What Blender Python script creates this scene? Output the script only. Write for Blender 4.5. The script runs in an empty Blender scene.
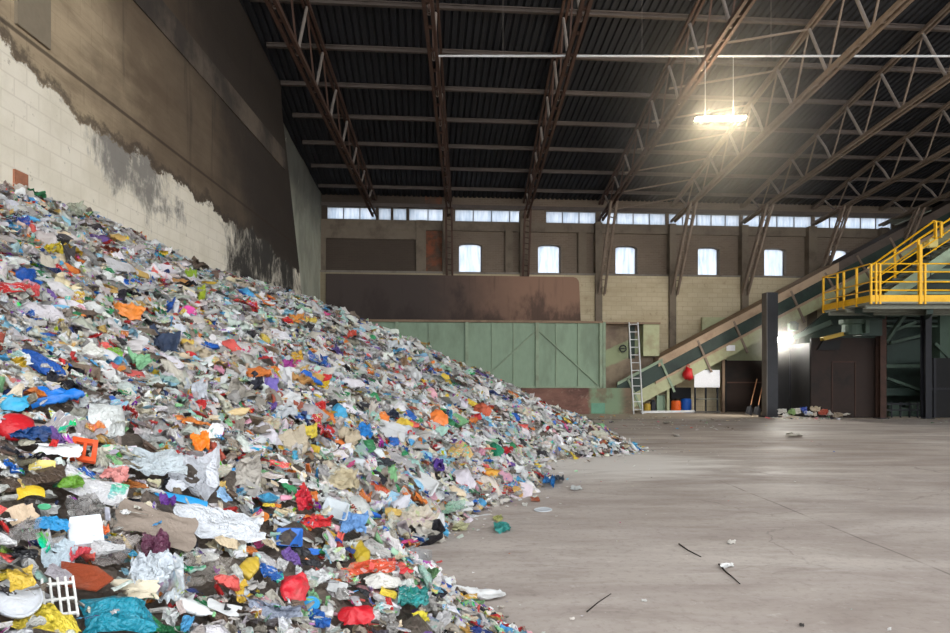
import bpy, math, random
import numpy as np
from mathutils import Vector, Matrix, noise as mnoise
random.seed(7); RNG = np.random.default_rng(11)
SC = bpy.context.scene; COL = SC.collection
F = 633.0; CX, HY, CAMH = 470.0, 378.0, 1.6

# ------------------------------------------------------------------ camera
cam = bpy.data.cameras.new('camera'); camo = bpy.data.objects.new('camera', cam); COL.objects.link(camo)
cam.sensor_width = 36; cam.lens = 36 * F / 950
cam.shift_x = (475 - CX) / 950; cam.shift_y = (HY - 316.5) / 950
camo.location = (0, 0, CAMH); camo.rotation_euler = (math.pi / 2, 0, 0); cam.clip_end = 400
SC.camera = camo

# ------------------------------------------------------------------ geometry helpers
SK = .075; ANG = math.atan(SK)
TX = Vector((math.cos(ANG), math.sin(ANG), 0)); NX = Vector((math.sin(ANG), -math.cos(ANG), 0))
def P(s, off, z):                      # frame of the rear wall: s along it, off in front of it
    return Vector((0, 30, 0)) + TX * s + NX * off + Vector((0, 0, z))
def wall_at(px, py, off=0.0):          # pixel -> (s, z) on the plane 'off' metres in front of the rear wall
    u = (px - CX) / F
    D = 30 - off / math.cos(ANG)
    Y = D / (1 - SK * u); X = u * Y
    s = (Vector((X, Y, 0)) - Vector((0, 30, 0))).dot(TX)
    return s, CAMH + (HY - py) / F * Y
def at(px, py, Y): return Vector(((px - CX) / F * Y, Y, CAMH + (HY - py) / F * Y))

class MB:
    def __init__(s): s.v = []; s.f = []
    def add(s, vs, fs):
        b = len(s.v); s.v += [tuple(v) for v in vs]; s.f += [tuple(i + b for i in f) for f in fs]; return s
    def box(s, a, b, T=None):
        T = T or (lambda x, y, z: (x, y, z))
        vs = [T(x, y, z) for z in (a[2], b[2]) for y in (a[1], b[1]) for x in (a[0], b[0])]
        return s.add(vs, [(0, 2, 3, 1), (4, 5, 7, 6), (0, 1, 5, 4), (2, 6, 7, 3), (0, 4, 6, 2), (1, 3, 7, 5)])
    def wbox(s, s0, s1, o0, o1, z0, z1):   # box in the rear wall's frame
        return s.box((s0, -o1, z0), (s1, -o0, z1), lambda x, y, z: P(x, -y, z))
    def beam(s, p0, p1, w, h, up=(0, 0, 1)):
        p0 = Vector(p0); p1 = Vector(p1); d = (p1 - p0).normalized(); up = Vector(up)
        if abs(d.dot(up)) > .99: up = Vector((0, 1, 0))
        r = d.cross(up).normalized() * (w / 2); u = r.cross(d).normalized() * (h / 2)
        vs = [p + a * r + b * u for p in (p0, p1) for a, b in ((-1, -1), (1, -1), (1, 1), (-1, 1))]
        return s.add(vs, [(0, 1, 2, 3), (7, 6, 5, 4), (0, 4, 5, 1), (1, 5, 6, 2), (2, 6, 7, 3), (3, 7, 4, 0)])
    def ibeam(s, p0, p1, w, h, up=(0, 0, 1), t=.025):
        p0 = Vector(p0); p1 = Vector(p1); d = (p1 - p0).normalized(); up = Vector(up)
        if abs(d.dot(up)) > .99: up = Vector((0, 1, 0))
        r = d.cross(up).normalized(); u = r.cross(d).normalized()
        s.beam(p0 + u * (h / 2 - t / 2), p1 + u * (h / 2 - t / 2), w, t, up)
        s.beam(p0 - u * (h / 2 - t / 2), p1 - u * (h / 2 - t / 2), w, t, up)
        return s.beam(p0, p1, t, h - 2 * t, up)
    def tube(s, pts, r, n=8, r1=None):
        pts = [Vector(p) for p in pts]; rings = []
        for i, p in enumerate(pts):
            d = (pts[min(i + 1, len(pts) - 1)] - pts[max(i - 1, 0)]).normalized()
            a = Vector((0, 0, 1)) if abs(d.z) < .9 else Vector((1, 0, 0))
            x = d.cross(a).normalized(); y = x.cross(d)
            rr = r if r1 is None else r + (r1 - r) * i / (len(pts) - 1)
            rings.append([p + (x * math.cos(2 * math.pi * k / n) + y * math.sin(2 * math.pi * k / n)) * rr for k in range(n)])
        vs = [v for R in rings for v in R]; fs = []
        for i in range(len(pts) - 1):
            for k in range(n):
                fs.append((i * n + k, i * n + (k + 1) % n, (i + 1) * n + (k + 1) % n, (i + 1) * n + k))
        fs += [tuple(range(n))[::-1], tuple(range((len(pts) - 1) * n, len(pts) * n))]
        return s.add(vs, fs)
    def lathe(s, prof, c=(0, 0, 0), n=16, cap0=True, cap1=True):
        c = Vector(c); vs = []; fs = []
        for (r, z) in prof:
            vs += [c + Vector((r * math.cos(2 * math.pi * k / n), r * math.sin(2 * math.pi * k / n), z)) for k in range(n)]
        for i in range(len(prof) - 1):
            for k in range(n):
                fs.append((i * n + k, i * n + (k + 1) % n, (i + 1) * n + (k + 1) % n, (i + 1) * n + k))
        if cap0: fs.append(tuple(range(n))[::-1])
        if cap1: fs.append(tuple(range((len(prof) - 1) * n, len(prof) * n)))
        return s.add(vs, fs)
    def prism(s, pts, d):              # polygon extruded by vector d
        d = Vector(d); n = len(pts); vs = [Vector(p) for p in pts] + [Vector(p) + d for p in pts]
        return s.add(vs, [tuple(range(n))[::-1], tuple(range(n, 2 * n))] + [(i, (i + 1) % n, (i + 1) % n + n, i + n) for i in range(n)])
    def torus(s, c, R, r, axis, n=20, m=6):
        c = Vector(c); ax = Vector(axis).normalized(); a = ax.orthogonal().normalized(); b = ax.cross(a); vs = []; fs = []
        for i in range(n):
            q = a * math.cos(2 * math.pi * i / n) + b * math.sin(2 * math.pi * i / n)
            for j in range(m):
                vs.append(c + q * (R + r * math.cos(2 * math.pi * j / m)) + ax * r * math.sin(2 * math.pi * j / m))
        for i in range(n):
            for j in range(m):
                fs.append((i * m + j, ((i + 1) % n) * m + j, ((i + 1) % n) * m + (j + 1) % m, i * m + (j + 1) % m))
        return s.add(vs, fs)
    def build(s, name, mat=None, parent=None, bevel=0, smooth=False, origin=None):
        me = bpy.data.meshes.new(name)
        vs = np.array(s.v, dtype=float)
        if origin is None:
            origin = Vector((vs[:, 0].mean(), vs[:, 1].mean(), vs[:, 2].min())) if parent is None else Vector((0, 0, 0))
        o = bpy.data.objects.new(name, me); COL.objects.link(o)
        if parent is not None:
            o.parent = parent
            off = Vector(WORLD_LOC.get(parent.name, (0, 0, 0)))
            vs = vs - np.array(off)
            WORLD_LOC[o.name] = off
        else:
            o.location = origin; vs = vs - np.array(origin); WORLD_LOC[o.name] = Vector(origin)
        me.from_pydata(vs.tolist(), [], s.f); me.update()
        if mat: me.materials.append(mat)
        if smooth: me.polygons.foreach_set('use_smooth', [True] * len(me.polygons))
        if bevel:
            m = o.modifiers.new('bevel', 'BEVEL'); m.width = bevel; m.segments = 2; m.limit_method = 'ANGLE'
        return o
WORLD_LOC = {}
def tag(o, label, cat, group=None, kind=None):
    if label: o['label'] = label
    if cat: o['category'] = cat
    if group: o['group'] = group
    if kind: o['kind'] = kind
    return o
def struct(o): o['kind'] = 'structure'; return o
def thing(name, loc, label, cat, group=None):
    o = bpy.data.objects.new(name, None); COL.objects.link(o); o.location = loc; o.empty_display_size = .2
    WORLD_LOC[o.name] = Vector(loc)
    return tag(o, label, cat, group)

# ------------------------------------------------------------------ materials
def srgb(r, g, b):
    f = lambda c: (c / 255 / 12.92) if c / 255 <= .04045 else ((c / 255 + .055) / 1.055) ** 2.4
    return (f(r), f(g), f(b), 1)
def hexc(h): return srgb(int(h[0:2], 16), int(h[2:4], 16), int(h[4:6], 16))
class NT:
    def __init__(s, name):
        s.m = bpy.data.materials.new(name); s.m.use_nodes = True; s.t = s.m.node_tree; s.t.nodes.clear()
        s.out = s.t.nodes.new('ShaderNodeOutputMaterial')
    def n(s, typ, **kw):
        nd = s.t.nodes.new(typ)
        for k, v in kw.items():
            if k == 'inp':
                for kk, vv in v.items(): s.set(nd.inputs[kk], vv)
            else: setattr(nd, k, v)
        return nd
    def set(s, sock, v):
        if hasattr(v, 'is_output'): s.t.links.new(v, sock)
        elif isinstance(v, bpy.types.Node): s.t.links.new(v.outputs[0], sock)
        else: sock.default_value = v
    def pos(s): return s.n('ShaderNodeNewGeometry').outputs['Position']
    def xyz(s, v=None):
        q = s.n('ShaderNodeSeparateXYZ'); s.set(q.inputs[0], v or s.pos()); return q.outputs
    def comb(s, x, y, z):
        q = s.n('ShaderNodeCombineXYZ'); s.set(q.inputs[0], x); s.set(q.inputs[1], y); s.set(q.inputs[2], z); return q.outputs[0]
    def vmul(s, v, k):
        q = s.n('ShaderNodeVectorMath', operation='MULTIPLY'); s.set(q.inputs[0], v); q.inputs[1].default_value = k; return q.outputs[0]
    def noise(s, v, scale, detail=5, rough=.6, dist=0):
        q = s.n('ShaderNodeTexNoise'); s.set(q.inputs['Vector'], v); q.inputs['Scale'].default_value = scale
        q.inputs['Detail'].default_value = detail; q.inputs['Roughness'].default_value = rough; q.inputs['Distortion'].default_value = dist
        return q.outputs['Fac']
    def math(s, op, a, b=0.0, clamp=False):
        q = s.n('ShaderNodeMath', operation=op); q.use_clamp = clamp; s.set(q.inputs[0], a); s.set(q.inputs[1], b); return q.outputs[0]
    def ramp(s, v, a, b, lo=0.0, hi=1.0):
        q = s.n('ShaderNodeMapRange'); q.interpolation_type = 'SMOOTHSTEP'
        s.set(q.inputs[0], v); q.inputs[1].default_value = a; q.inputs[2].default_value = b; q.inputs[3].default_value = lo; q.inputs[4].default_value = hi
        return q.outputs[0]
    def mix(s, f, a, b, mode='MIX'):
        q = s.n('ShaderNodeMix', data_type='RGBA', blend_type=mode)
        s.set(q.inputs[0], f); s.set(q.inputs[6], a); s.set(q.inputs[7], b); return q.outputs[2]
    def brick(s, v, scale, w, h, mortar, c1, c2, cm):
        q = s.n('ShaderNodeTexBrick'); s.set(q.inputs['Vector'], v); q.inputs['Scale'].default_value = scale
        q.inputs['Brick Width'].default_value = w; q.inputs['Row Height'].default_value = h; q.inputs['Mortar Size'].default_value = mortar
        q.inputs['Color1'].default_value = c1; q.inputs['Color2'].default_value = c2; q.inputs['Mortar'].default_value = cm
        return q.outputs
    def done(s, col, rough=.8, metal=0.0, bump=None, bstr=.3, bdist=.02, spec=.3):
        b = s.n('ShaderNodeBsdfPrincipled'); s.set(b.inputs['Base Color'], col); s.set(b.inputs['Roughness'], rough)
        b.inputs['Metallic'].default_value = metal; b.inputs['Specular IOR Level'].default_value = spec
        if bump is not None:
            q = s.n('ShaderNodeBump'); q.inputs['Strength'].default_value = bstr; q.inputs['Distance'].default_value = bdist
            s.set(q.inputs['Height'], bump); s.set(b.inputs['Normal'], q.outputs[0])
        s.t.links.new(b.outputs[0], s.out.inputs[0]); return s.m

def paint(name, c, c2=None, scale=3.0, amt=.5, rough=.7, metal=0.0, lo=.45, hi=.7, stretch=(1, 1, 1)):
    m = NT(name); v = m.vmul(m.pos(), stretch)
    n1 = m.noise(v, scale, 6, .65); f = m.ramp(n1, lo, hi, 0, amt)
    c2 = c2 or tuple(x * .55 for x in c[:3]) + (1,)
    n2 = m.noise(v, scale * 7, 3)
    col = m.mix(f, c, c2)
    col = m.mix(m.ramp(n2, .3, .7, 0, .22), col, tuple(x * .6 for x in c[:3]) + (1,))
    return m.done(col, rough, metal, n2, .15)

M = {}
M['rust'] = paint('rust_steel', srgb(82, 60, 50), srgb(52, 40, 36), 2.5)
M['rustgrey'] = paint('dusty_lamplit_steel', srgb(128, 112, 98), srgb(86, 70, 60), 2.5)  # paler steel: lamplight on the trusses is put into the colour
M['strut'] = paint('dusty_pipe', srgb(142, 132, 124), srgb(96, 84, 76), 2)
M['purlin'] = paint('dusty_purlin', srgb(92, 82, 76), srgb(58, 50, 46), 1.5)
M['roofm'] = paint('roof_sheet', srgb(44, 45, 49), srgb(30, 30, 33), .7, .6, .8)
M['green'] = paint('green_paint', srgb(132, 152, 128), srgb(104, 116, 96), 1.0, .7, .55, stretch=(1, 1, .35))
M['greenpost'] = paint('pale_green_paint', srgb(138, 154, 130), srgb(112, 112, 92), 1.5, .6, .6)
M['greendark'] = paint('dark_green_paint', srgb(46, 60, 53), srgb(28, 34, 32), 1.3, .7, .55)
M['greenpale'] = paint('dusty_green_paint', srgb(172, 174, 138), srgb(146, 132, 104), 1.2, .7, .7)
M['teal'] = paint('teal_paint', srgb(104, 150, 126), srgb(80, 120, 98), 2, .5, .6)
M['brown'] = paint('brown_dust', srgb(140, 118, 98), srgb(104, 84, 70), 1.6, .7, .9)
M['beltrust'] = paint('rusty_cover', srgb(172, 148, 124), srgb(128, 102, 84), 1.2, .7, .9)
M['plate'] = paint('rusted_plate', srgb(42, 30, 25), srgb(21, 18, 18), .8, .9, .75)
M['blackplate'] = paint('black_plate', srgb(25, 24, 25), srgb(16, 15, 16), .9, .7, .7)
M['black'] = paint('black_steel', srgb(33, 33, 38), srgb(22, 22, 26), 2, .6, .5)
M['yellow'] = paint('yellow_paint', srgb(232, 176, 22), srgb(190, 130, 20), 4, .35, .45)
M['deck'] = paint('grey_deck', srgb(128, 130, 118), srgb(92, 92, 84), 2)
M['alu'] = paint('aluminium', srgb(205, 205, 205), srgb(150, 150, 150), 3, .4, .4)
M['white'] = paint('white_board', srgb(235, 235, 240), srgb(215, 216, 224), 3, .3, .5)
M['wood'] = paint('wooden_handle', srgb(178, 128, 92), srgb(140, 98, 70), 3, .5, .7)
M['grey'] = paint('grey_steel', srgb(116, 110, 104), srgb(84, 78, 74), 2)
M['blue'] = paint('blue_plastic', srgb(22, 82, 168), srgb(16, 60, 130), 3, .4, .45)
M['orange'] = paint('orange_plastic', srgb(222, 96, 34), srgb(180, 74, 30), 3, .4, .45)
M['red'] = paint('red_plastic', srgb(200, 36, 40), srgb(150, 26, 30), 3, .4, .45)
M['ochre'] = paint('ochre_plastic', srgb(168, 138, 50), srgb(120, 96, 40), 3, .4, .5)
M['concrete'] = paint('grey_concrete', srgb(128, 120, 110), srgb(92, 84, 76), 1.2, .7, .9)
M['pillar'] = paint('dusty_pillar', srgb(118, 106, 92), srgb(76, 66, 58), 1.0, .7, .9)
M['cream'] = paint('cream_plastic', srgb(226, 208, 130), srgb(200, 180, 110), 4, .3, .5)
M['stick'] = paint('dark_stick', srgb(52, 44, 40), srgb(36, 32, 30), 8, .5, .9)

def emis(name, col, st):
    m = NT(name); e = m.n('ShaderNodeEmission'); e.inputs[0].default_value = col; e.inputs[1].default_value = st
    m.t.links.new(e.outputs[0], m.out.inputs[0]); return m.m
def pane_mat():
    m = NT('frosted_pane'); v = m.vmul(m.pos(), (9, 9, 1.2))
    t = m.n('ShaderNodeBsdfTranslucent'); m.set(t.inputs[0], m.mix(m.ramp(m.noise(v, 1.0, 4), .35, .75), (.92, .95, 1, 1), (.6, .68, .78, 1)))
    p = m.n('ShaderNodeBsdfTransparent'); p.inputs[0].default_value = (.20, .215, .235, 1); mx = m.n('ShaderNodeMixShader'); mx.inputs[0].default_value = .45
    m.t.links.new(t.outputs[0], mx.inputs[1]); m.t.links.new(p.outputs[0], mx.inputs[2])
    g = m.n('ShaderNodeBsdfGlossy'); g.inputs['Roughness'].default_value = .2; m2 = m.n('ShaderNodeMixShader'); m2.inputs[0].default_value = .04
    m.t.links.new(mx.outputs[0], m2.inputs[1]); m.t.links.new(g.outputs[0], m2.inputs[2]); m.t.links.new(m2.outputs[0], m.out.inputs[0])
    return m.m
M['pane'] = pane_mat()

# ---- floor
def floor_mat():
    m = NT('worn_concrete_floor'); p = m.pos(); x, y, z = m.xyz(p)
    c = m.mix(m.ramp(m.noise(m.vmul(p, (.35, .9, 1)), .55, 7, .62, .6), .32, .7), srgb(150, 138, 131), srgb(186, 176, 168))
    c = m.mix(m.ramp(m.noise(m.vmul(p, (.5, 1.5, 1)), 1.8, 6, .7, .4), .45, .75, 0, .55), c, srgb(122, 108, 101))
    c = m.mix(m.ramp(m.noise(p, 14, 5, .75), .48, .74, 0, .5), c, srgb(116, 104, 98))
    c = m.mix(m.ramp(m.noise(m.vmul(p, (1, 1.6, 1)), 5.5, 6, .75), .56, .72, 0, .4), c, srgb(204, 195, 188))
    # pale patch beside the tip of the heap, streaked across the hall
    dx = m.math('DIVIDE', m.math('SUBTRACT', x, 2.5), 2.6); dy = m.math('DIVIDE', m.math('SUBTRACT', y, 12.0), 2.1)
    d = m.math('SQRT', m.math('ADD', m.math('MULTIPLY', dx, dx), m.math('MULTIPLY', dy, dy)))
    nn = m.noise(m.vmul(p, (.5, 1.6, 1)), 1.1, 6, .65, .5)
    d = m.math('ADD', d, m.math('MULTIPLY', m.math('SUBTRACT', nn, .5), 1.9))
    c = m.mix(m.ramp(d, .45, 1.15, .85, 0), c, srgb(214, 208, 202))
    streak = m.noise(m.vmul(p, (.16, 1.5, 1)), 1.0, 6, .6, .3)
    far = m.ramp(y, 7, 11)
    c = m.mix(m.math('MULTIPLY', m.ramp(streak, .5, .68, 0, .55), far), c, srgb(205, 197, 190))
    # dusty strip along the foot of the plant
    e = m.math('ADD', y, m.math('MULTIPLY', m.noise(p, .8, 4), 1.6))
    c = m.mix(m.ramp(e, 25.2, 25.9, 0, .7), c, srgb(186, 170, 150))
    # scratches
    w = m.noise(m.vmul(p, (.25, 6, 1)), 1.4, 4, .6, .3)
    c = m.mix(m.ramp(w, .66, .70, 0, .35), c, srgb(198, 188, 180))
    # fine cracks
    vo = m.n('ShaderNodeTexVoronoi', feature='DISTANCE_TO_EDGE'); dist = m.n('ShaderNodeVectorMath', operation='ADD')
    m.set(dist.inputs[0], m.vmul(p, (.22, .3, 0)))
    nz = m.n('ShaderNodeTexNoise'); m.set(nz.inputs['Vector'], p); nz.inputs['Scale'].default_value = 1.2; nz.inputs['Detail'].default_value = 6
    m.set(dist.inputs[1], m.vmul(nz.outputs['Color'], (.25, .25, 0))); m.set(vo.inputs['Vector'], dist.outputs[0]); vo.inputs['Scale'].default_value = 1
    cr = m.math('MULTIPLY', m.ramp(vo.outputs['Distance'], .001, .004, .35, 0), m.ramp(m.noise(p, .5, 3), .45, .6))
    c = m.mix(cr, c, srgb(84, 74, 70))
    jx = m.math('ABSOLUTE', m.math('ADD', m.math('SUBTRACT', x, 3.9), m.math('MULTIPLY', m.math('SUBTRACT', m.noise(p, .7, 4), .5), .12)))
    jm = m.math('MULTIPLY', m.ramp(jx, .008, .02, .6, 0), m.math('MULTIPLY', m.ramp(y, 9.0, 10.5, 1, 0), m.ramp(m.noise(p, 1.6, 3), .35, .55)))
    c = m.mix(jm, c, srgb(92, 82, 78))
    return m.done(c, m.ramp(nn, .3, .7, .5, .8), 0, m.noise(p, 9, 5), .12, spec=.35)
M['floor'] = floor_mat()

def wall_left_mat():
    m = NT('sooty_block_wall'); p = m.pos(); x, y, z = m.xyz(p)
    yz = m.comb(y, z, 0.0)
    b = m.brick(yz, 1.0, .5, .25, .012, srgb(228, 219, 202), srgb(223, 214, 197), srgb(214, 204, 187))
    white = m.mix(m.ramp(m.noise(p, 1.3, 6, .65), .35, .72, 0, .7), b['Color'], srgb(206, 196, 176))
    white = m.mix(m.ramp(m.noise(p, 6, 5, .7), .62, .7, 0, .6), white, srgb(150, 138, 120))
    # soot patches on the white part
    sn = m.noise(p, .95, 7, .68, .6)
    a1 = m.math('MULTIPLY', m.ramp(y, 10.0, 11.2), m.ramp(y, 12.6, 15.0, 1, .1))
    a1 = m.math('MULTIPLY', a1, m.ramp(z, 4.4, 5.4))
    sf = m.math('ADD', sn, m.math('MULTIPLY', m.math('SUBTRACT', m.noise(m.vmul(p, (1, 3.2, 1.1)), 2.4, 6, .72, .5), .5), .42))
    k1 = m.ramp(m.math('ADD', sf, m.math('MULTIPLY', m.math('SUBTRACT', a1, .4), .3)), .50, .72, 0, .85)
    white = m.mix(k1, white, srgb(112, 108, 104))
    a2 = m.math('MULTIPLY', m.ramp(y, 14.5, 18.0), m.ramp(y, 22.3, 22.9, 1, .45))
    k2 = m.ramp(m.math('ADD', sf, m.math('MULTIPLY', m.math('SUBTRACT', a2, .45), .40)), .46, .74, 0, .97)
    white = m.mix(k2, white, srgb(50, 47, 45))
    b2 = m.brick(yz, 1.0, .62, .31, .010, srgb(176, 157, 130), srgb(171, 152, 125), srgb(165, 146, 120))
    tan = m.mix(m.ramp(m.noise(m.vmul(p, (1, .35, 1.4)), .9, 6, .65), .35, .7), b2['Color'], srgb(120, 104, 84))
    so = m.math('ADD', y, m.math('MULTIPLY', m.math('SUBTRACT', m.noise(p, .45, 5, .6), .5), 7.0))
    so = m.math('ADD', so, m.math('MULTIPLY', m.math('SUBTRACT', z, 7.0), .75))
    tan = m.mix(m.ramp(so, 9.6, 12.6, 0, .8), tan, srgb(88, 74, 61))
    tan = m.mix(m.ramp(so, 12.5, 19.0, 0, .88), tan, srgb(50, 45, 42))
    st = m.noise(m.vmul(p, (1, 2.2, .18)), 1.2, 5, .6)
    tan = m.mix(m.ramp(st, .58, .72, 0, .45), tan, srgb(48, 44, 42))
    tan = m.mix(m.ramp(m.math('ABSOLUTE', m.math('SUBTRACT', z, 6.42)), .015, .05, .75, 0), tan, srgb(58, 48, 40))
    edge = m.math('ADD', z, m.math('MULTIPLY', m.math('SUBTRACT', m.noise(m.comb(y, z, 3.0), .7, 7, .7), .5), 1.5))
    edge = m.math('ADD', edge, m.math('MULTIPLY', m.ramp(y, 19, 23), .3))
    edge = m.math('ADD', edge, m.ramp(y, 8.6, 10.5, -.45, 0))
    f = m.ramp(edge, 5.74, 5.80)
    c = m.mix(f, white, tan)
    c = m.mix(m.ramp(m.math('ABSOLUTE', m.math('SUBTRACT', edge, 5.85)), .0, .14, .7, 0), c, srgb(66, 58, 52))
    return m.done(c, .9, 0, m.math('ADD', m.math('MULTIPLY', b['Fac'], -.3), m.math('MULTIPLY', m.noise(p, 5, 6, .7), .8)), .5, .03, spec=.15)
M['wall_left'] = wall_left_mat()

def wall_back_mat():
    m = NT('dusty_brick_wall'); p = m.pos(); x, y, z = m.xyz(p)
    xz = m.comb(x, z, 0.0)
    b = m.brick(xz, 1.0, .26, .085, .010, srgb(124, 108, 94), srgb(108, 92, 80), srgb(132, 120, 106))
    up = m.mix(m.ramp(m.noise(p, .6, 6, .65), .3, .7, .2, .8), b['Color'], srgb(112, 100, 88))
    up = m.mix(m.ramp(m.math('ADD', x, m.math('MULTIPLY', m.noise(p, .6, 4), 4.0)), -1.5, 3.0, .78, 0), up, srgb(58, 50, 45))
    red = m.math('MULTIPLY', m.math('GREATER_THAN', x, -2.12), m.math('LESS_THAN', x, -1.33))
    red = m.math('MULTIPLY', red, m.ramp(m.noise(p, 1.4, 5), .38, .6, .15, .9))
    up = m.mix(red, up, m.mix(m.ramp(m.noise(p, 3, 3), .4, .6), srgb(140, 82, 58), srgb(104, 70, 52)))
    l = m.brick(xz, 1.0, .5, .22, .010, srgb(194, 180, 152), srgb(186, 171, 143), srgb(170, 156, 130))
    lo = m.mix(m.ramp(m.noise(m.vmul(p, (.4, .4, 1.3)), 1.0, 6, .65), .35, .75, 0, .75), l['Color'], srgb(166, 150, 122))
    lo = m.mix(m.ramp(m.noise(p, 3.2, 5, .7), .58, .72, 0, .5), lo, srgb(128, 110, 88))
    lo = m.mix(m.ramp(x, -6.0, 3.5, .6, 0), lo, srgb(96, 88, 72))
    c = m.mix(m.ramp(z, 6.54, 6.58), lo, up)
    return m.done(c, .92, 0, m.math('ADD', m.math('MULTIPLY', b['Fac'], -.4), m.noise(p, 6, 5)), .35, .02, spec=.12)
M['wall_back'] = wall_back_mat()
def wing_mat():
    m = NT('pale_rendered_wall'); p = m.pos(); x, y, z = m.xyz(p)
    c = m.mix(m.ramp(m.noise(m.vmul(p, (1, 1, .5)), .8, 6, .65), .35, .7), srgb(180, 180, 162), srgb(146, 146, 132))
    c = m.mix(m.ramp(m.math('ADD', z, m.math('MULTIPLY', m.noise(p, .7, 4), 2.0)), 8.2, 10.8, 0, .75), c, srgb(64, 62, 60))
    c = m.mix(m.ramp(m.noise(p, 1.7, 6, .7, .4), .6, .7, 0, .5), c, srgb(196, 194, 178))
    return m.done(c, .9, 0, m.noise(p, 5, 6), .3)
M['wing'] = wing_mat()
def cladding_mat():
    m = NT('rusted_cladding'); p = m.pos(); x, y, z = m.xyz(p)
    c = m.mix(m.ramp(m.math('ADD', x, m.math('MULTIPLY', m.noise(p, .8, 5), 2.4)), -1.2, 5.0), srgb(70, 60, 56), srgb(142, 110, 92))
    c = m.mix(m.ramp(m.math('SUBTRACT', m.noise(m.vmul(p, (1, 1, .5)), .8, 6, .65), m.math('MULTIPLY', m.math('SUBTRACT', z, 5.0), .12)), .42, .62, 0, .7), c, srgb(56, 46, 43))
    c = m.mix(m.ramp(m.noise(m.vmul(p, (3, 3, .15)), 1.5, 4), .55, .7, 0, .3), c, srgb(60, 50, 46))
    return m.done(c, .8, 0, m.noise(p, 7, 4), .1)
M['cladding'] = cladding_mat()
def rustbase_mat():
    m = NT('scraped_rusty_base'); p = m.pos(); x, y, z = m.xyz(p)
    c = m.mix(m.ramp(m.noise(m.vmul(p, (.6, .6, 1.5)), 1.2, 6, .68, .4), .35, .68), srgb(128, 92, 80), srgb(88, 62, 56))
    c = m.mix(m.ramp(m.noise(p, 3.5, 5, .7), .56, .7, 0, .6), c, srgb(158, 136, 120))
    g = m.math('MULTIPLY', m.ramp(m.math('ADD', x, m.math('MULTIPLY', m.noise(p, 1.5, 4), .8)), 5.55, 5.8), m.ramp(m.noise(p, 1.1, 5), .36, .52, .4, 1))
    g = m.math('MULTIPLY', g, m.ramp(x, 6.5, 7.0, 1, .25))
    c = m.mix(g, c, srgb(122, 140, 112))
    return m.done(c, .8, 0, m.noise(p, 6, 5), .2)
M['rustbase'] = rustbase_mat()
def housing_mat():
    m = NT('dusty_housing'); p = m.pos(); x, y, z = m.xyz(p)
    d = m.math('SUBTRACT', z, m.math('MULTIPLY', x, .46))
    d = m.math('ADD', d, m.math('MULTIPLY', m.noise(p, 2.0, 5), .3))
    band = m.math('MULTIPLY', m.ramp(d, -.75, -.6), m.ramp(d, .1, .2, 1, 0))
    c = m.mix(m.ramp(m.noise(p, 1.6, 6, .65), .35, .7), srgb(142, 126, 106), srgb(112, 96, 84))
    c = m.mix(m.math('MULTIPLY', band, .8), c, srgb(148, 160, 124))
    return m.done(c, .85, 0, m.noise(p, 6, 4), .15)
M['housing'] = housing_mat()

# ------------------------------------------------------------------ setting: floor, walls, roof
fl = MB().add([(-14, -40, 0), (70, -40, 0), (70, 45, 0), (-14, 45, 0)], [(0, 1, 2, 3)])
struct(MB().box((24.6, 14, 0), (25.0, 32, 12)).build('shade_wall_right', M['pillar']))  # unseen wall, added to keep side light off the plant
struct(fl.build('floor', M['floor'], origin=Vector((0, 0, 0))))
WX = -6.3
# side wall: a thick lining that ends in a slanting edge, and the rear part set back behind it
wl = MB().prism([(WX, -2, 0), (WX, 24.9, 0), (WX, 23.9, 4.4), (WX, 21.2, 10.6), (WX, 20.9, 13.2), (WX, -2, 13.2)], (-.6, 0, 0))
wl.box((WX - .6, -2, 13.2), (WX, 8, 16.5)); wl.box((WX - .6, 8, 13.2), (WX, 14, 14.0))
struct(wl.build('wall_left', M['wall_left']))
wb = MB().box((WX - 1.2, 20, 0), (WX - .62, 29.9, 12))
struct(wb.build('wall_left_rear', M['wing']))
rb = MB().box((WX - .05, -2, 8.66), (WX + .03, 21.5, 9.3))
struct(rb.build('trim_1', paint('sooty_band', srgb(104, 92, 80), srgb(56, 50, 46), .45, .95, .9, lo=.4, hi=.62)))
pb = MB().box((WX - .05, 8.75, 6.5), (WX + .045, 9.45, 13))
struct(pb.build('trim_2', paint('tan_render', srgb(132, 120, 102), srgb(104, 94, 82), 1.2)))
eb = MB().box((WX - .02, 8.72, 4.0), (WX + .035, 8.98, 4.48))
tag(eb.build('brick', paint('red_brick', srgb(168, 112, 86), srgb(128, 84, 66), 6)), 'single reddish brick standing out of the white block wall above the heap', 'brick')

# rear wall with real openings
TH = .38
def sx(px, off=0.0): return wall_at(px, 240, off)[0]
arch = [(458.5, 482), (538, 561), (615.5, 637.5), (698, 720), (764.3, 786.5), (830, 850)]
ARCH = [(sx(a), sx(b)) for a, b in arch]
strips_px = [(327, 376), (378.5, 391), (393, 406.5), (409, 447), (455, 528), (546, 596), (601, 666), (669, 740), (743, 812), (815, 892)]
STRIP = [(sx(a), sx(b)) for a, b in strips_px]
s_min, s_max = -7.2, 34.0
LED, ZS0, ZS1, ZA0, ZA1 = 6.56, 9.01, 9.60, 6.58, 8.0
w = MB()
w.wbox(s_min, s_max, -TH, .22, 0, LED)                              # lower wall stands proud: the ledge
e = s_min
for a, b in ARCH:
    w.wbox(e, a, -TH, 0, LED, ZA1); e = b
w.wbox(e, s_max, -TH, 0, LED, ZA1)
for a, b in ARCH:                                                   # low arch over each opening
    n = 8; pts = [P(a, 0, ZA1)]
    for i in range(n + 1):
        q = i / n; pts.append(P(a + (b - a) * q, 0, ZA1 - .13 + .13 * math.sin(math.pi * q) ** .6 * .98))
    pts.append(P(b, 0, ZA1))
    w.prism(pts, -NX * TH)
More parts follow.
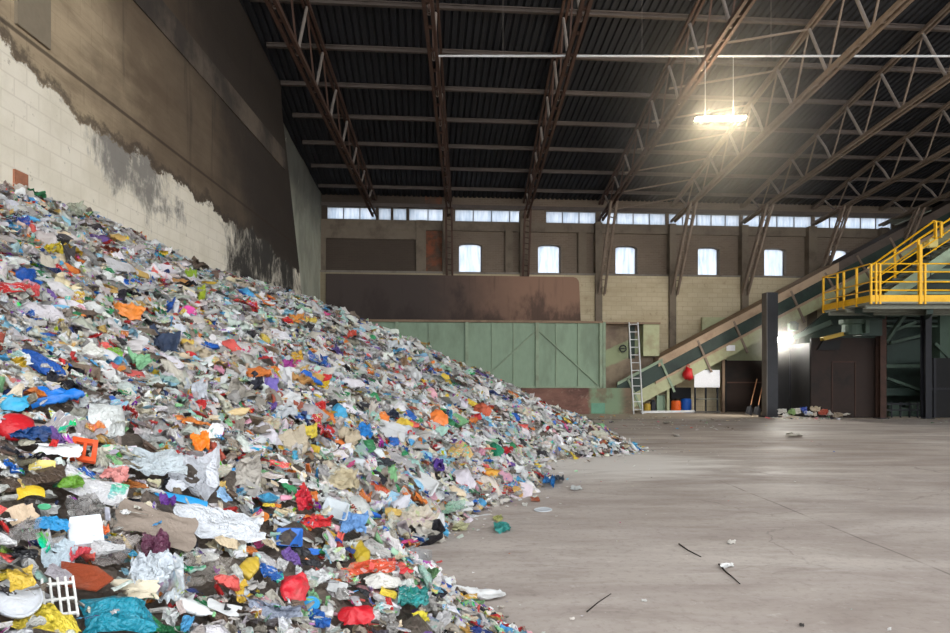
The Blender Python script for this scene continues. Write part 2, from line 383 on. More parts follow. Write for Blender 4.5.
w.wbox(s_min, s_max, -TH, 0, ZA1, ZS0)
e = s_min
for a, b in STRIP:
    w.wbox(e, a, -TH, 0, ZS0, ZS1); e = b
w.wbox(e, s_max, -TH, 0, ZS0, ZS1)
w.wbox(s_min, s_max, -TH, 0, ZS1, 10.6)
struct(w.build('wall_back', M['wall_back'], origin=P(0, 0, 0)))
# concrete beam and sill along the rear wall
struct(MB().wbox(s_min, s_max, 0, .12, 8.55, 8.98).build('trim_3', M['pillar']))
struct(MB().wbox(s_min, s_max, .02, .26, LED - .06, LED + .03).build('trim_4', M['concrete']))
struct(MB().wbox(s_min, s_max, 0, .10, 9.62, 9.78).build('trim_5', M['purlin']))
# windows
mull = paint('window_frame', srgb(120, 118, 116), srgb(80, 76, 74), 3)
NW = 0
for i, (a, b) in enumerate(STRIP):
    NW += 1
    f = MB(); n = max(1, round((b - a) / .79)); t = .035
    f.wbox(a, b, -.12, -.05, ZS0, ZS0 + t); f.wbox(a, b, -.12, -.05, ZS1 - t, ZS1)
    for k in range(n + 1):
        c = a + (b - a) * k / n; f.wbox(c - t / 2, c + t / 2, -.13, -.05, ZS0, ZS1)
    root = struct(f.build(f'window_{NW}', mull))
    MB().wbox(a, b, -.095, -.085, ZS0, ZS1).build('pane', M['pane'], root)
for i, (a, b) in enumerate(ARCH):
    NW += 1
    f = MB(); t = .04
    f.wbox(a, a + t, -.33, -.25, ZA0, ZA1); f.wbox(b - t, b, -.33, -.25, ZA0, ZA1)
    f.wbox(a, b, -.33, -.25, ZA0, ZA0 + t); f.wbox(a, b, -.33, -.25, ZA1 - t, ZA1)
    root = struct(f.build(f'window_{NW}', mull))
    MB().wbox(a, b, -.30, -.28, ZA0, ZA1).build('pane', M['pane'], root)
# wall pillars
for (px, wpx, z0, z1, o) in ((421, 10, LED, ZS0, .16), (446.5, 8, 6.45, ZS0 + .6, .3), (508.5, 7.5, LED, ZS0 - .4, .16), (523.5, 9, 6.4, ZS0 + .5, .32), (581.5, 8, LED, ZS0 - .4, .16), (597, 7, 0, ZS0, .34),
                             (670, 6.6, 0, ZS0, .38), (741.5, 6.8, 0, ZS0, .38), (808.5, 8, 0, ZS0, .38), (880, 8, 0, ZS0, .38)):
    s0, s1 = sx(px - wpx / 2), sx(px + wpx / 2)
    struct(MB().wbox(s0, s1, -.05, o, z0, z1).build('pillar', M['pillar'], bevel=.015))
# recessed dark brick field at the left end framed by a concrete band
s0, s1 = sx(327), sx(417)
struct(MB().wbox(s_min, s1, 0, .1, 8.1, 8.56).wbox(s_min, s0 - .05, 0, .1, LED, 8.1).build('trim_6', M['pillar']))

# roof: corrugated sheet on purlins
RA, RB = 14.49, .145
def roofz(yp): return RA - RB * yp
YEND = -3.0
vs = []; per = .22; nx = int(32.6 / per)
prof = []
for i in range(nx):
    s = -8.2 + i * per; prof += [(s, 0), (s + per * .55, 0), (s + per * .65, .06), (s + per * .9, .06)]
rm = MB()
for yp in (30.8, YEND):
    for s, dz in prof: rm.v.append(tuple(P(s, 30 - yp, roofz(yp) + dz)))
n = len(prof)
rm.f = [(i, i + 1, n + i + 1, n + i) for i in range(n - 1)]
struct(rm.build('ceiling', M['roofm'], origin=P(0, 0, 9)))

ORD = ['first', 'second', 'third', 'fourth', 'fifth', 'sixth', 'seventh', 'eighth', 'ninth', 'tenth', 'eleventh', 'twelfth']
PY = [28.9 - 1.885 * k for k in range(10)]
NEARW = ['just in front of the strip windows', '', '']
for k, yp in enumerate(PY):
    m = MB(); z = roofz(yp) - .075
    for q in (-1, 1): m.beam(P(-6.9, 30 - yp, z + q * .05), P(24.3, 30 - yp, z + q * .05), .11, .035)
    m.beam(P(-6.9, 30 - yp, z), P(24.3, 30 - yp, z), .03, .11)
    if k > 7: continue
    tag(m.build('purlin', M['purlin']), f'long dusty steel roof purlin, {ORD[k]} one out from the strip windows', 'purlin', 'roof purlins')

# roof trusses
TXS = [-4.45, -.95, 2.62, 6.27, 9.82, 13.3, 16.9, 20.4]
def botz(yp): return 9.17 + .057 * (30 - yp)
WHERE = ['nearest the sooty side wall', 'second from the sooty side wall', 'third from the sooty side wall', 'fourth from the sooty side wall, beside the glowing lamp',
         'fifth from the sooty side wall, behind the glowing lamp', 'sixth from the sooty side wall, over the black column', 'seventh from the sooty side wall, over the conveyor', 'eighth from the sooty side wall, over the yellow railing']
for ti, X in enumerate(TXS):
    def Q(yp, z, dx=0): return Vector((X + dx, yp + SK * X, z))
    r = thing('roof_truss', Q(29.9, 9.0), f'sloping lattice steel roof truss, {WHERE[ti]}', 'truss', 'lattice roof trusses')
    mc = M['rust'] if ti < 4 else M['rustgrey']  # trusses from the lamp onward take the paler colour with lamplight in it
    ynear = 8.0
    tc = MB()
    for d in (-.07, .07): tc.beam(Q(29.9, roofz(29.9) - .2, d), Q(ynear, roofz(ynear) - .2, d), .07, .10)
    tc.build('top_chord', mc, r)
    bc = MB()
    for d in (-.09, .09): bc.beam(Q(29.9, botz(29.9), d), Q(ynear, botz(ynear), d), .085, .11)
    yy = 29.5
    while yy > ynear: bc.beam(Q(yy, botz(yy), -.1), Q(yy, botz(yy), .1), .08, .06); yy -= .95
    bc.build('bottom_chord', mc, r)
    for k, yp in enumerate(PY):
        yb = yp - .95; yn = yp - 1.885
        if yb < ynear: break
        zt, zb = roofz(yp) - .24, botz(yb)
        a, b = Q(yp, zt), Q(yb, zb); mid = (a + b) / 2 + Vector((0, -.07 if (k * 7 + ti * 3) % 4 == 0 else 0, 0))
        MB().tube([a, mid, b], .045, 8).build('strut', M['strut'], r)
        if yn >= ynear:
            MB().beam(Q(yb, zb), Q(yn, roofz(yn) - .24), .045, .045).build('diagonal', mc, r)
    # lattice knee down to the wall pillar
    if ti > 0:
        zlo = 5.6 if ti > 2 else 6.4; yk = 27.0 if ti > 2 else 28.4
        kb = MB(); a, b = Q(29.62, zlo), Q(yk, botz(yk))
        for d in (-.13, .13):
            kb.beam(a + Vector((d, 0, 0)), b + Vector((d, 0, 0)), .05, .09, (1, 0, 0))
            kb.beam(a + Vector((d, .22, -.1)), b + Vector((d, .3, -.05)), .05, .06, (1, 0, 0))
        for i in range(1, 12):
            q = i / 12; p0 = a.lerp(b, q); kb.beam(p0 + Vector((-.13, 0, 0)), p0 + Vector((.13, .22, 0)), .05, .03)
            kb.beam(p0 + Vector((-.13, .22, 0)), p0 + Vector((-.13, 0, .15)), .04, .03)
        kb.build('knee_brace', M['rustgrey'] if ti > 2 else M['rust'], r)
    if ti == 4:   # sway braces towards the neighbouring truss
        for yp in PY[:7]:
            if yp - 1.2 < ynear: continue
            a = Q(yp, roofz(yp) - .25); b = Vector((TXS[ti - 1], yp + SK * TXS[ti - 1], roofz(yp) - .95))
            MB().beam(a, b, .05, .05).build('sway_brace', mc, r)

# conduit across the hall with its hangers
yC = 16.6; zC = CAMH + (HY - 56) / F * yC
m = MB(); m.tube([(-.9, yC, zC), (6.2, yC, zC), (13.5, yC + .05, zC + .02), (22, yC + .1, zC)], .028, 8)
r = tag(m.build('conduit', M['alu']), 'thin pale cable conduit strung level across the hall under the trusses', 'conduit')
for px in (503, 642, 771):
    X = (px - CX) / F * yC
    MB().tube([(X, yC, zC), (X, yC, roofz(yC))], .006, 6).build('hanger_wire', M['grey'], r)
# fluorescent lamp hung from the conduit
yL = 16.6; a, b = at(695, 119, yL), at(746, 118, yL)
r = thing('hanging_lamp', (a + b) / 2, 'long glowing fluorescent lamp hung on wires under the dark roof', 'lamp')
hm = MB(); hm.prism([a + Vector((0, -.03, -.01)), a + Vector((0, .03, -.01)), a + Vector((0, .02, .04)), a + Vector((0, -.02, .04))], b - a); hm.build('lamp_housing', M['white'], r)
for dy in (-.075, .075):
    MB().tube([a + Vector((.03, dy, 0)), b + Vector((-.03, dy, 0))], .028, 10).build('tube', emis('lamp_glow', (1, .84, .58, 1), 120), r)
for q in (.2, .75):
    p = a.lerp(b, q); MB().tube([p + Vector((0, 0, .1)), Vector((p.x, yL, zC))], .008, 6).build('wire', M['alu'], r)


# ------------------------------------------------------------------ steel cladding on the rear wall
s0, z1 = wall_at(326, 277, .25); s1, _ = wall_at(579, 277, .25)
m = MB(); R = .35
pts = [P(s0, .24, 3.2), P(s1 + .12, .24, 3.2), P(s1, .24, 6.1)] + [P(s1 - .3 + .3 * math.cos(q), .24, 6.1 + .3 * math.sin(q)) for q in (.5, 1.0, 1.5)] + [P(s0, .24, 6.42)]
m.prism(pts, NX * .05)
tag(m.build('steel_cladding', M['cladding']), 'long rusted steel sheet fixed to the rear wall above the green bunker side', 'steel sheet')

# ------------------------------------------------------------------ green bunker side
BO = 2.2
def W2(px, py, off=BO): return wall_at(px, py, off)
def wx(px, off=BO): return wall_at(px, 350, off)[0]
zt, zb = 4.10, 1.18
sL, sR = wx(345), wx(602)
r = thing('bunker_side', P((sL + sR) / 2, BO, 0), 'long green steel bunker side with posts and diagonal braces behind the heap', 'bunker')
MB().wbox(sL, sR, BO - .12, BO - .02, zb, zt).build('panel', M['green'], r)
MB().wbox(sL, sR + .02, BO - .12, BO + .10, zt - .06, zt + .04).build('top_rail', M['brown'], r)
MB().wbox(sL, sR, BO - .05, BO + .06, zb - .02, zb + .06).build('bottom_rail', M['greenpost'], r)
for px in (396.6, 466.7, 536.8, 600.6):
    c = wx(px); MB().wbox(c - .07, c + .07, BO - .02, BO + .09, zb, zt).build('post', M['greenpost'], r)
for px in (362, 429, 492, 513.5, 556, 578):
    c = wx(px); MB().wbox(c - .02, c + .02, BO - .03, BO + .03, zb, zt).build('seam_strip', M['greenpost'], r)
for a, b in (((398, 332), (434, 359)), ((477, 386), (535, 332)), ((540, 332), (598, 385))):
    (s0, q0), (s1, q1) = W2(*a), W2(*b)
    MB().beam(P(s0, BO + .02, q0), P(s1, BO + .02, q1), .05, .09, NX).build('brace', M['greenpost'], r)
r = thing('steel_plinth', P(wx(560), BO, 0), 'low rust-stained steel plinth under the green bunker side', 'plinth')
MB().wbox(wx(430), wx(631), BO - .3, BO + .12, 0, zb - .03).build('plinth', M['rustbase'], r)
s0, q0 = W2(590.5, 415); s1, q1 = W2(604, 403)
MB().wbox(s0, s1, BO + .1, BO + .15, 0.03, q1).build('patch_plate', M['teal'], r)

# tail housing of the conveyor, right of the bunker side
HO = 2.05
r = thing('tail_housing', P(wx(632), HO, 0), 'dusty greenish steel housing around the low end of the conveyor', 'housing')
sA, sB = wx(602.5, HO), wx(661, HO)
MB().wbox(sA, sB, HO - .9, HO - .75, 1.1, 4.06).build('back_panel', M['housing'], r)
MB().wbox(sA, sA + .12, HO - .8, HO + .1, 1.1, 4.1).build('side_post', M['greenpost'], r)
MB().wbox(wx(645, HO), sB, HO - .75, HO - .2, 2.6, 4.08).build('access_panel', M['greenpale'], r)
MB().wbox(sA, sB, HO - .85, HO - .05, 4.04, 4.12).build('top_rail', M['brown'], r)
MB().wbox(wx(634, HO), wx(640, HO), HO - .78, HO - .7, 2.5, 4.0).build('conduit', M['greendark'], r)
c = wall_at(623, 348.5, HO - .6)
hw = MB().torus(P(c[0], HO - .6, c[1]), .15, .03, NX, 18, 6); hw.beam(P(c[0] - .14, HO - .6, c[1]), P(c[0] + .14, HO - .6, c[1]), .03, .03); hw.tube([P(c[0], HO - .8, c[1]), P(c[0], HO - .55, c[1])], .03)
hw.build('valve_wheel', M['black'], r)

# ------------------------------------------------------------------ ladder
LO = 2.75
r = thing('ladder', P(wx(638, LO), LO, 0), 'aluminium ladder leaning on the green housing beside the conveyor tail', 'ladder')
def LP(px, py, off): s, z = wall_at(px, py, off); return P(s, off, z)
bl, br = LP(633.7, 415, LO), LP(642.6, 415, LO); tl, tr = LP(628.8, 322.5, HO + .12), LP(637.8, 322.5, HO + .12)
bl.z = br.z = .01
for p0, p1 in ((bl, tl), (br, tr)):
    MB().beam(p0, p1, .045, .08, NX).build('rail', M['alu'], r)
for k in range(12):
    q = .05 + k * .0845
    MB().tube([bl.lerp(tl, q), br.lerp(tr, q)], .022, 8).build('rung', M['alu'], r)

# ------------------------------------------------------------------ inclined conveyor
CO = 1.95; CD = 1.15                               # front face offset, depth
def yt(px): return 360 - (px - 655) * .533
def C3(px, dy, off): s, z = wall_at(px, yt(px) + dy, CO); return P(s, off, z)
r = thing('conveyor', C3(640, 40, CO), 'long inclined belt conveyor climbing from the floor to the roof on dark green sides', 'conveyor')
pL, pR = 617, 982
def slab(name, a, b, d0, d1, o0, o1, mat, l=None):
    m = MB(); m.prism([C3(a, d0, o1), C3(b, d0, o1), C3(b, d1, o1), C3(a, d1, o1)], -NX * (o1 - o0)); o = m.build(name, mat, r)
    if l: o['label'] = l
    return o
slab('side_frame', pL, pR, 3, 23, CO - .06, CO, M['greendark'])
slab('side_frame', pL, pR, 3, 23, CO - CD, CO - CD + .06, M['greendark'])
slab('belt', pL + 2, pR, 10, 12.5, CO - CD + .06, CO - .06, M['blackplate'])
slab('belt_cover', 658, 838, 0, 8.5, CO - CD - .05, CO + .07, M['beltrust'], 'rusty dust-covered cover strip')
slab('belt_cover', 838, pR, 0, 9, CO - CD - .05, CO + .05, paint('shaded_cover', srgb(92, 80, 72), srgb(58, 52, 50), 1.5), 'upper cover strip with shade painted in')  # same cover, darkened: the shade at the upper end is in its colour
slab('bottom_flange', 631, pR, 22, 36, CO - .10, CO + .03, M['greenpale'], 'pale dusty lower flange')
slab('bottom_flange', 631, pR, 30, 36, CO - CD, CO - CD + .1, M['greenpale'])
slab('edge_strip', 655, pR, 21.5, 24, CO, CO + .10, M['beltrust'])
slab('edge_strip', pL, 662, 2, 5, CO, CO + .08, M['greenpost'])
for px in (627, 660, 697, 733, 790, 824, 856, 889):
    MB().beam(C3(px, 3, CO + .05), C3(px + 14, 42 if px < 800 else 34, CO + .05), .10, .06, NX).build('rib', M['greenpost'] if px < 680 else M['rustgrey'], r)
for px in (672,):
    a = C3(px, 36, CO - .5); MB().beam(a, Vector((a.x, a.y, 0)), .12, .12).build('support_leg', M['greenpale'], r)
# tail drum
a = C3(628, 20, CO - .08); b = C3(628, 20, CO - CD + .08)
MB().tube([a, b], .22, 16).build('tail_drum', M['grey'], r)
# pale loose sheet lying on the upper end of the conveyor
m = MB(); m.prism([C3(893, -7, CO + .1), C3(930, -2, CO + .1), C3(934, -5, CO - .9), C3(902, -12, CO - .9)], (0, 0, .05))
tag(m.build('cover_sheet', M['deck']), 'pale sheet of metal lying on the upper end of the conveyor', 'metal sheet')

# ------------------------------------------------------------------ things standing under the conveyor
def stand_px(px, off): return wall_at(px, 400, off)[0]
# low green wall and pale panel behind
s0, s1 = stand_px(703, .7), stand_px(784, .7)
tag(MB().wbox(s0, s1, .5, .62, 1.9, 4.5).build('backing_sheet', M['greenpale']), 'pale yellow-green panel behind the black column under the conveyor', 'sheet')
s0, s1 = stand_px(725, 1.3), stand_px(764, 1.3)
r = thing('rusted_screen', P((s0 + s1) / 2, 1.3, 0), 'rust-brown steel screen between the whiteboard and the black column', 'screen')
MB().wbox(s0, s1, 1.2, 1.26, 0.02, 2.42).build('plate', M['plate'], r)
MB().wbox(s0, s1, 1.26, 1.32, 1.36, 1.42).build('cross_rail', M['rust'], r)
MB().wbox(s0, s0 + .07, 1.2, 1.34, 0.0, 2.46).build('edge_post', M['blackplate'], r)
q = stand_px(731, CO + .1); z = wall_at(731, 348, CO + .1)[1]
tag(MB().wbox(q - .2, q + .2, CO + .06, CO + .09, z - .13, z + .13).build('notice', M['white']), 'small blank white notice hung on the lower flange of the conveyor', 'notice')
q = stand_px(723, 1.5)
tag(MB().wbox(q - .06, q + .06, 1.45, 1.57, 0, 2.95).build('steel_post', M['brown']), 'slim dusty brown post directly beside the whiteboard', 'post')
# whiteboard on its dark stand
s0, s1 = stand_px(694, 1.9), stand_px(719.5, 1.9); z0, z1 = wall_at(700, 387.5, 1.9)[1], wall_at(700, 370, 1.9)[1]
r = thing('whiteboard', P((s0 + s1) / 2, 1.9, 0), 'blank whiteboard on a dark metal stand in front of the conveyor', 'whiteboard')
MB().wbox(s0, s1, 1.9, 1.94, z0, z1).build('board', M['white'], r, bevel=.01)
for sa in (s0 + .05, (s0 + s1) / 2 - .05, s1 - .1):
    MB().wbox(sa, sa + .06, 1.8, 1.88, 0, z1 - .1 if sa != (s0 + s1) / 2 - .05 else z1 + .35).build('leg', M['black'], r)
MB().wbox(s0 + .1, s1 - .1, 1.75, 2.05, .62, .66).build('shelf', M['deck'], r)
MB().wbox(s0, s1, 1.72, 2.0, 0.02, .08).build('foot_rail', M['grey'], r)
hb = MB(); c = (s0 + s1) / 2; z = z1 + .3
hb.wbox(c - .32, c + .2, 1.6, 1.9, z - .1, z + .12); hb.build('motor_box', M['blackplate'], r, bevel=.04)
# barrels, fire bucket, rods
def drum(name, px, off, rad, h, mat, label, cat='drum'):
    s = stand_px(px, off); c = P(s, off, 0)
    r = thing(name, c, label, cat)
    MB().lathe([(rad * .94, 0), (rad, .03), (rad, h * .3), (rad * 1.05, h * .33), (rad, h * .36), (rad, h * .63), (rad * 1.05, h * .66), (rad, h * .69), (rad, h - .03), (rad * .93, h)], c, 20).build('body', mat, r, smooth=False)
    MB().lathe([(rad * .82, h - .01), (rad * .82, h + .02), (rad * .8, h + .03)], c, 20).build('lid', mat, r)
    return r
drum('drum', 676, 1.4, .22, .52, M['orange'], 'small orange plastic drum on the floor under the conveyor', 'drum')
drum('drum', 686, 1.35, .24, .62, M['blue'], 'blue plastic drum beside the orange one under the conveyor', 'drum')
drum('jerrycan', 647, 1.9, .16, .42, M['ochre'], 'small ochre can by the foot of the ladder', 'can')
s = stand_px(660, 1.3)
tag(MB().wbox(s - .15, s + .15, 1.1, 1.3, 0, .8).wbox(s + .17, s + .25, 1.1, 1.3, 0, .82).build('green_board', M['green'], bevel=.01), 'green board standing upright under the conveyor beside the drums', 'board')
s = stand_px(653, 1.5)
tag(MB().wbox(s - .1, s + .1, 1.4, 1.6, 0, .5).wbox(s - .07, s + .07, 1.43, 1.57, .5, .6).build('black_canister', M['black'], bevel=.02), 'black canister between the ochre can and the green board', 'canister')
s = stand_px(682, .9)
tag(MB().wbox(s - .55, s + .4, .7, 1.0, .62, 1.15).wbox(s - .5, s - .44, .75, .95, 0, .62).wbox(s + .3, s + .36, .75, .95, 0, .62).build('steel_trough', M['blackplate']), 'dark steel trough on legs behind the blue and orange drums', 'trough')
sA, z = wall_at(688, 373.5, CO + .22); c = P(sA, CO + .22, z)
m = MB(); m.lathe([(.05, .30), (.10, .24), (.15, .20), (.22, .02), (.24, -.12), (.19, -.24), (.06, -.29)], c, 14); m.v = [(x_ + .04 * math.sin(z_ * 17), y_, z_ + .03 * math.sin(x_ * 31)) for x_, y_, z_ in m.v]
r = tag(m.build('bag', M['red'], smooth=True), 'small bulging red bag hung on the conveyor side by the whiteboard', 'bag')
MB().torus(c + Vector((0, 0, .33)), .07, .012, NX, 14, 6).build('strap', M['red'], r)
a = LP(641, 413, 2.5); b = LP(694, 411.5, 2.0); a.z = b.z = .09
tag(MB().beam(a, b, .08, .1).build('white_rail', M['alu']), 'low pale rail on the floor running from the ladder to the whiteboard', 'rail')
# two shovels against the column
def shovel(p_lo, p_hi, label):
    lo, hi = at(*p_lo), at(*p_hi)
    lo.z = .03
    r = thing('shovel', lo, label, 'shovel', 'shovels leaning on the screen')
    d = (hi - lo).normalized(); x = d.cross(Vector((0, 1, 0))).normalized(); yv = x.cross(d)
    MB().tube([lo + d * .3, lo + d * .9 + yv * .02, hi], .022, 8).build('handle', M['wood'], r)
    m = MB(); vs = []
    for i in range(6):
        q = i / 5; wd = .15 * (1 if q < .75 else 1 - (q - .75) * .5)
        for j in range(5):
            u = j / 4 - .5; vs.append(lo + d * (.38 * q) + x * (2 * u * wd) + yv * (.06 * (1 - 4 * u * u) * -1))
    fs = [(i * 5 + j, i * 5 + j + 1, i * 5 + j + 6, i * 5 + j + 5) for i in range(5) for j in range(4)]
    m.add(vs, fs); m.tube([lo + d * .3, lo + d * .5], .03, 8); m.build('blade', M['black'], r)
shovel((748.5, 416, 26.9), (757, 379, 27.7), 'wooden handled shovel leaning beside the black column, nearer the whiteboard')
shovel((756.5, 416.5, 26.7), (763.2, 382, 27.5), 'wooden handled shovel leaning against the black column, closest to it')

# ------------------------------------------------------------------ black steel column
pc = Vector(((770 - CX) / F * 26, 26, 0)); zc = CAMH + (HY - 293) / F * 26
r = thing('steel_column', pc, 'tall free-standing black steel column in front of the conveyor', 'column')
m = MB(); m.ibeam(pc, pc + Vector((0, 0, zc)), .46, .42, (0, 1, 0), .05)
m.build('shaft', M['black'], r)
MB().box((pc.x - .34, pc.y - .3, 0), (pc.x + .34, pc.y + .3, .05)).build('base_plate', M['black'], r)
MB().box((pc.x - .245, pc.y - .235, .05), (pc.x - .215, pc.y + .2, zc)).build('side_plate', M['grey'], r)['label'] = 'scraped greyish side plate'

# floodlight just behind the column
c = at(780.5, 340, 26.8)
r = thing('floodlight', c, 'dazzling white floodlight shining just behind the black column', 'floodlight')
MB().box((c.x - .14, c.y - .02, c.z - .12), (c.x + .14, c.y + .12, c.z + .12)).build('lamp_body', M['black'], r, bevel=.02)
MB().box((c.x - .11, c.y - .03, c.z - .09), (c.x + .11, c.y - .021, c.z + .09)).build('glass', emis('flood_glow', (1, .97, .88, 1), 600), r)
MB().tube([(c.x, c.y + .1, c.z), (c.x, c.y + .45, c.z), (c.x, c.y + .45, 0)], .03, 8).build('mast', M['grey'], r)
sp = bpy.data.lights.new('floodlight_beam', 'AREA'); spo = bpy.data.objects.new('floodlight_beam', sp); COL.objects.link(spo)
spo.parent = r; spo.location = (0, -.06, 0); spo.rotation_euler = (math.radians(78), 0, math.radians(8)); sp.energy = 220; sp.size = .2; sp.color = (1, .95, .85)
s0, s1 = stand_px(777.5, 2.2), stand_px(782.5, 2.2)
tag(MB().box((c.x - .05, c.y + .7, 1.7), (c.x + .2, c.y + .8, 3.5)).build('pale_post', M['greenpale']), 'short pale post lit by the floodlight behind the black column', 'post')

# ------------------------------------------------------------------ sorting plant: plate walls, columns, machinery
Y1 = 25.3
M['seam'] = paint('dark_rust', srgb(66, 46, 38), srgb(40, 30, 27), 3, .7, .8)
def X_(px, Y): return (px - CX) / F * Y
def Z_(py, Y): return CAMH + (HY - py) / F * Y
r = thing('plate_wall', (X_(845, Y1), Y1, 0), 'rust-brown steel plate wall under the yellow platform', 'wall panel')
x0, x1 = X_(811, Y1), X_(879, Y1); zt = Z_(338, Y1)
MB().box((x0, Y1, .02), (x1, Y1 + .06, zt)).build('plate', M['plate'], r)
for px in (832, 855):
    MB().box((X_(px, Y1) - .02, Y1 - .03, .02), (X_(px, Y1) + .02, Y1, Z_(362, Y1))).build('seam_strip', M['seam'], r)
MB().box((X_(832, Y1), Y1 - .03, Z_(362.5, Y1)), (X_(856, Y1), Y1, Z_(361, Y1))).build('seam_strip', M['seam'], r)
m = MB(); m.prism([(X_(816, Y1), Y1 - .1, Z_(350, Y1)), (X_(838, Y1), Y1 - .1, Z_(350, Y1)), (X_(840, Y1), Y1 - .1, Z_(340, Y1)), (X_(822, Y1), Y1 - .1, Z_(341, Y1))], (0, .5, 0))
m.build('hood', M['blackplate'], r)
MB().box((x1 - .06, Y1 - .05, .02), (x1 + .0, Y1 - .01, Z_(337, Y1))).build('edge_strip', M['grey'], r)
Y2 = 26.9
r = thing('dark_bay', (X_(793, Y2), Y2, 0), 'near-black steel bay between the black column and the brown plate wall', 'bay')
MB().box((X_(772, Y2), Y2, 0.02), (X_(815, Y2), Y2 + .06, Z_(347, Y2))).build('back_plate', M['blackplate'], r)  # near-black plates set back in the gap
MB().box((X_(811, Y1) - .02, Y1 + .07, 0.02), (X_(811, Y1) + .04, Y2, Z_(345, Y2))).build('side_plate', M['blackplate'], r)
MB().box((X_(790, Y2) - .03, Y2 - .05, .02), (X_(790, Y2) + .03, Y2, Z_(350, Y2))).build('stiffener', M['black'], r)
for px, lab in ((881, 'dark brown steel column carrying the yellow platform beside the brown plate wall'), (926, 'black steel column carrying the yellow platform past the machine opening')):
    r = thing('platform_column', (X_(px, 25.0), 25.0, 0), lab, 'column', 'platform columns')
    m = MB(); m.ibeam((X_(px, 25.0), 25.0, 0), (X_(px, 25.0), 25.0, Z_(303, 25.0)), .24, .3, (0, 1, 0), .03)
    m.build('shaft', M['seam'] if px < 900 else M['black'], r)
    MB().box((X_(px, 25) - .2, 24.8, 0), (X_(px, 25) + .2, 25.2, .03)).build('base_plate', M['black'], r)
r = thing('plate_wall', (X_(945, Y1), Y1, 0), 'black steel plate wall at the far edge past the second platform column', 'wall panel')
MB().box((X_(930, Y1), Y1, .02), (X_(985, Y1), Y1 + .06, Z_(358, Y1))).build('plate', M['blackplate'], r)
MB().box((X_(930, Y1), Y1 - .05, Z_(390, Y1)), (X_(985, Y1), Y1, Z_(388, Y1))).build('cross_rail', M['black'], r)
MB().box((X_(934, Y1) - .05, Y1 - .06, .02), (X_(934, Y1) + .05, Y1, Z_(358, Y1))).build('stiffener', M['black'], r)

M['greendull'] = paint('dull_green_paint', srgb(72, 88, 76), srgb(46, 54, 48), 1.4, .7, .6)
# machinery seen in the opening and above the plates
Y3 = 26.6
r = thing('sorting_machine', (X_(905, Y3), Y3, 0), 'dark green sorting machinery in the opening below the yellow platform', 'machine')
MB().box((X_(884, Y3), Y3 + 1.2, .3), (X_(985, Y3), Y3 + 1.4, 4.6)).build('rear_casing', M['greendark'], r)
for py, d, mt in ((315, .12, 'greendull'), (321, .1, 'greendark'), (326, .08, 'greendull'), (366, .16, 'greendull'), (392, .3, 'greendark')):
    MB().box((X_(882, Y3), Y3 + .1, Z_(py, Y3) - d / 2), (X_(985, Y3), Y3 + .3, Z_(py, Y3) + d / 2)).build('cross_beam', M[mt], r)
for a, b in (((886, 342), (908, 310)), ((890, 343), (930, 333)), ((886, 378), (925, 392)), ((934, 343), (948, 357)), ((895, 330), (915, 322))):
    MB().beam(at(a[0], a[1], Y3), at(b[0], b[1], Y3), .12, .16, (0, 1, 0)).build('diagonal_beam', M['greendull'], r)
m = MB(); m.prism([at(887, 345, Y3 + .5), at(922, 338, Y3 + .5), at(922, 362, Y3 + .5), at(887, 364, Y3 + .5)], (0, .5, 0)); m.build('hopper', M['greendark'], r)
MB().box((X_(940, Y3), Y3, 2.2), (X_(962, Y3), Y3 + .8, 4.4)).build('casing', M['greendull'], r)
for py in (404, 410):
    MB().box((X_(884, 25.6), 25.6, Z_(py, 25.6) - .03), (X_(924, 25.6), 25.66, Z_(py, 25.6) + .03)).build('guard_rail', M['black'], r)
for px in (892, 901, 910, 918):
    MB().box((X_(px, 25.6) - .02, 25.6, 0), (X_(px, 25.6) + .02, 25.66, Z_(402, 25.6))).build('guard_post', M['black'], r)
for px, h in ((893, .5), (905, .38), (915, .6)):
    MB().box((X_(px, 26.2) - .2, 26.1, 0.02), (X_(px, 26.2) + .2, 26.5, h)).build('drive_box', M['greendull'], r, bevel=.03)
# duct and bin shoulder above the brown plates
r = thing('chute', at(850, 335, 24.9), 'green chute and beam ends sticking out under the yellow platform', 'chute')
m = MB(); c = at(852, 330, 24.9); m.lathe([(.36, -.2), (.36, .2), (.46, .24), (.46, .4)], c, 18); m.build('duct', M['greendull'], r)
MB().beam(at(822, 339, 25.0), at(846, 333, 25.0), .3, .14).build('beam', M['ochre'], r)['label'] = 'ochre dusty beam'
MB().box((X_(858, 24.9), 24.7, Z_(336, 24.9)), (X_(879, 24.9), 25.2, Z_(318, 24.9))).build('casing', M['greendark'], r)
MB().box((X_(864, 24.6), 24.5, Z_(333, 24.6)), (X_(868, 24.6), 24.7, Z_(320, 24.6))).build('bracket', M['greendull'], r)
MB().beam(at(832, 312, 26.2), at(900, 309, 26.2), .3, .25).build('cross_beam', M['greendark'], r)
MB().beam(at(794, 338, 26.6), at(832, 322, 25.6), .12, .2).build('beam', M['greendark'], r)
m = MB(); c = at(793, 326, 26.6); m.lathe([(.05, -.22), (.2, -.18), (.22, .1), (.1, .2)], c, 12); m.build('motor', M['greendull'], r)
m = MB(); m.prism([at(797, 346, 27.3), at(885, 346, 27.3), at(885, 300, 27.3), at(838, 303, 27.3), at(800, 334, 27.3)], (0, .2, 0)); m.build('rear_casing', M['greendark'], r)

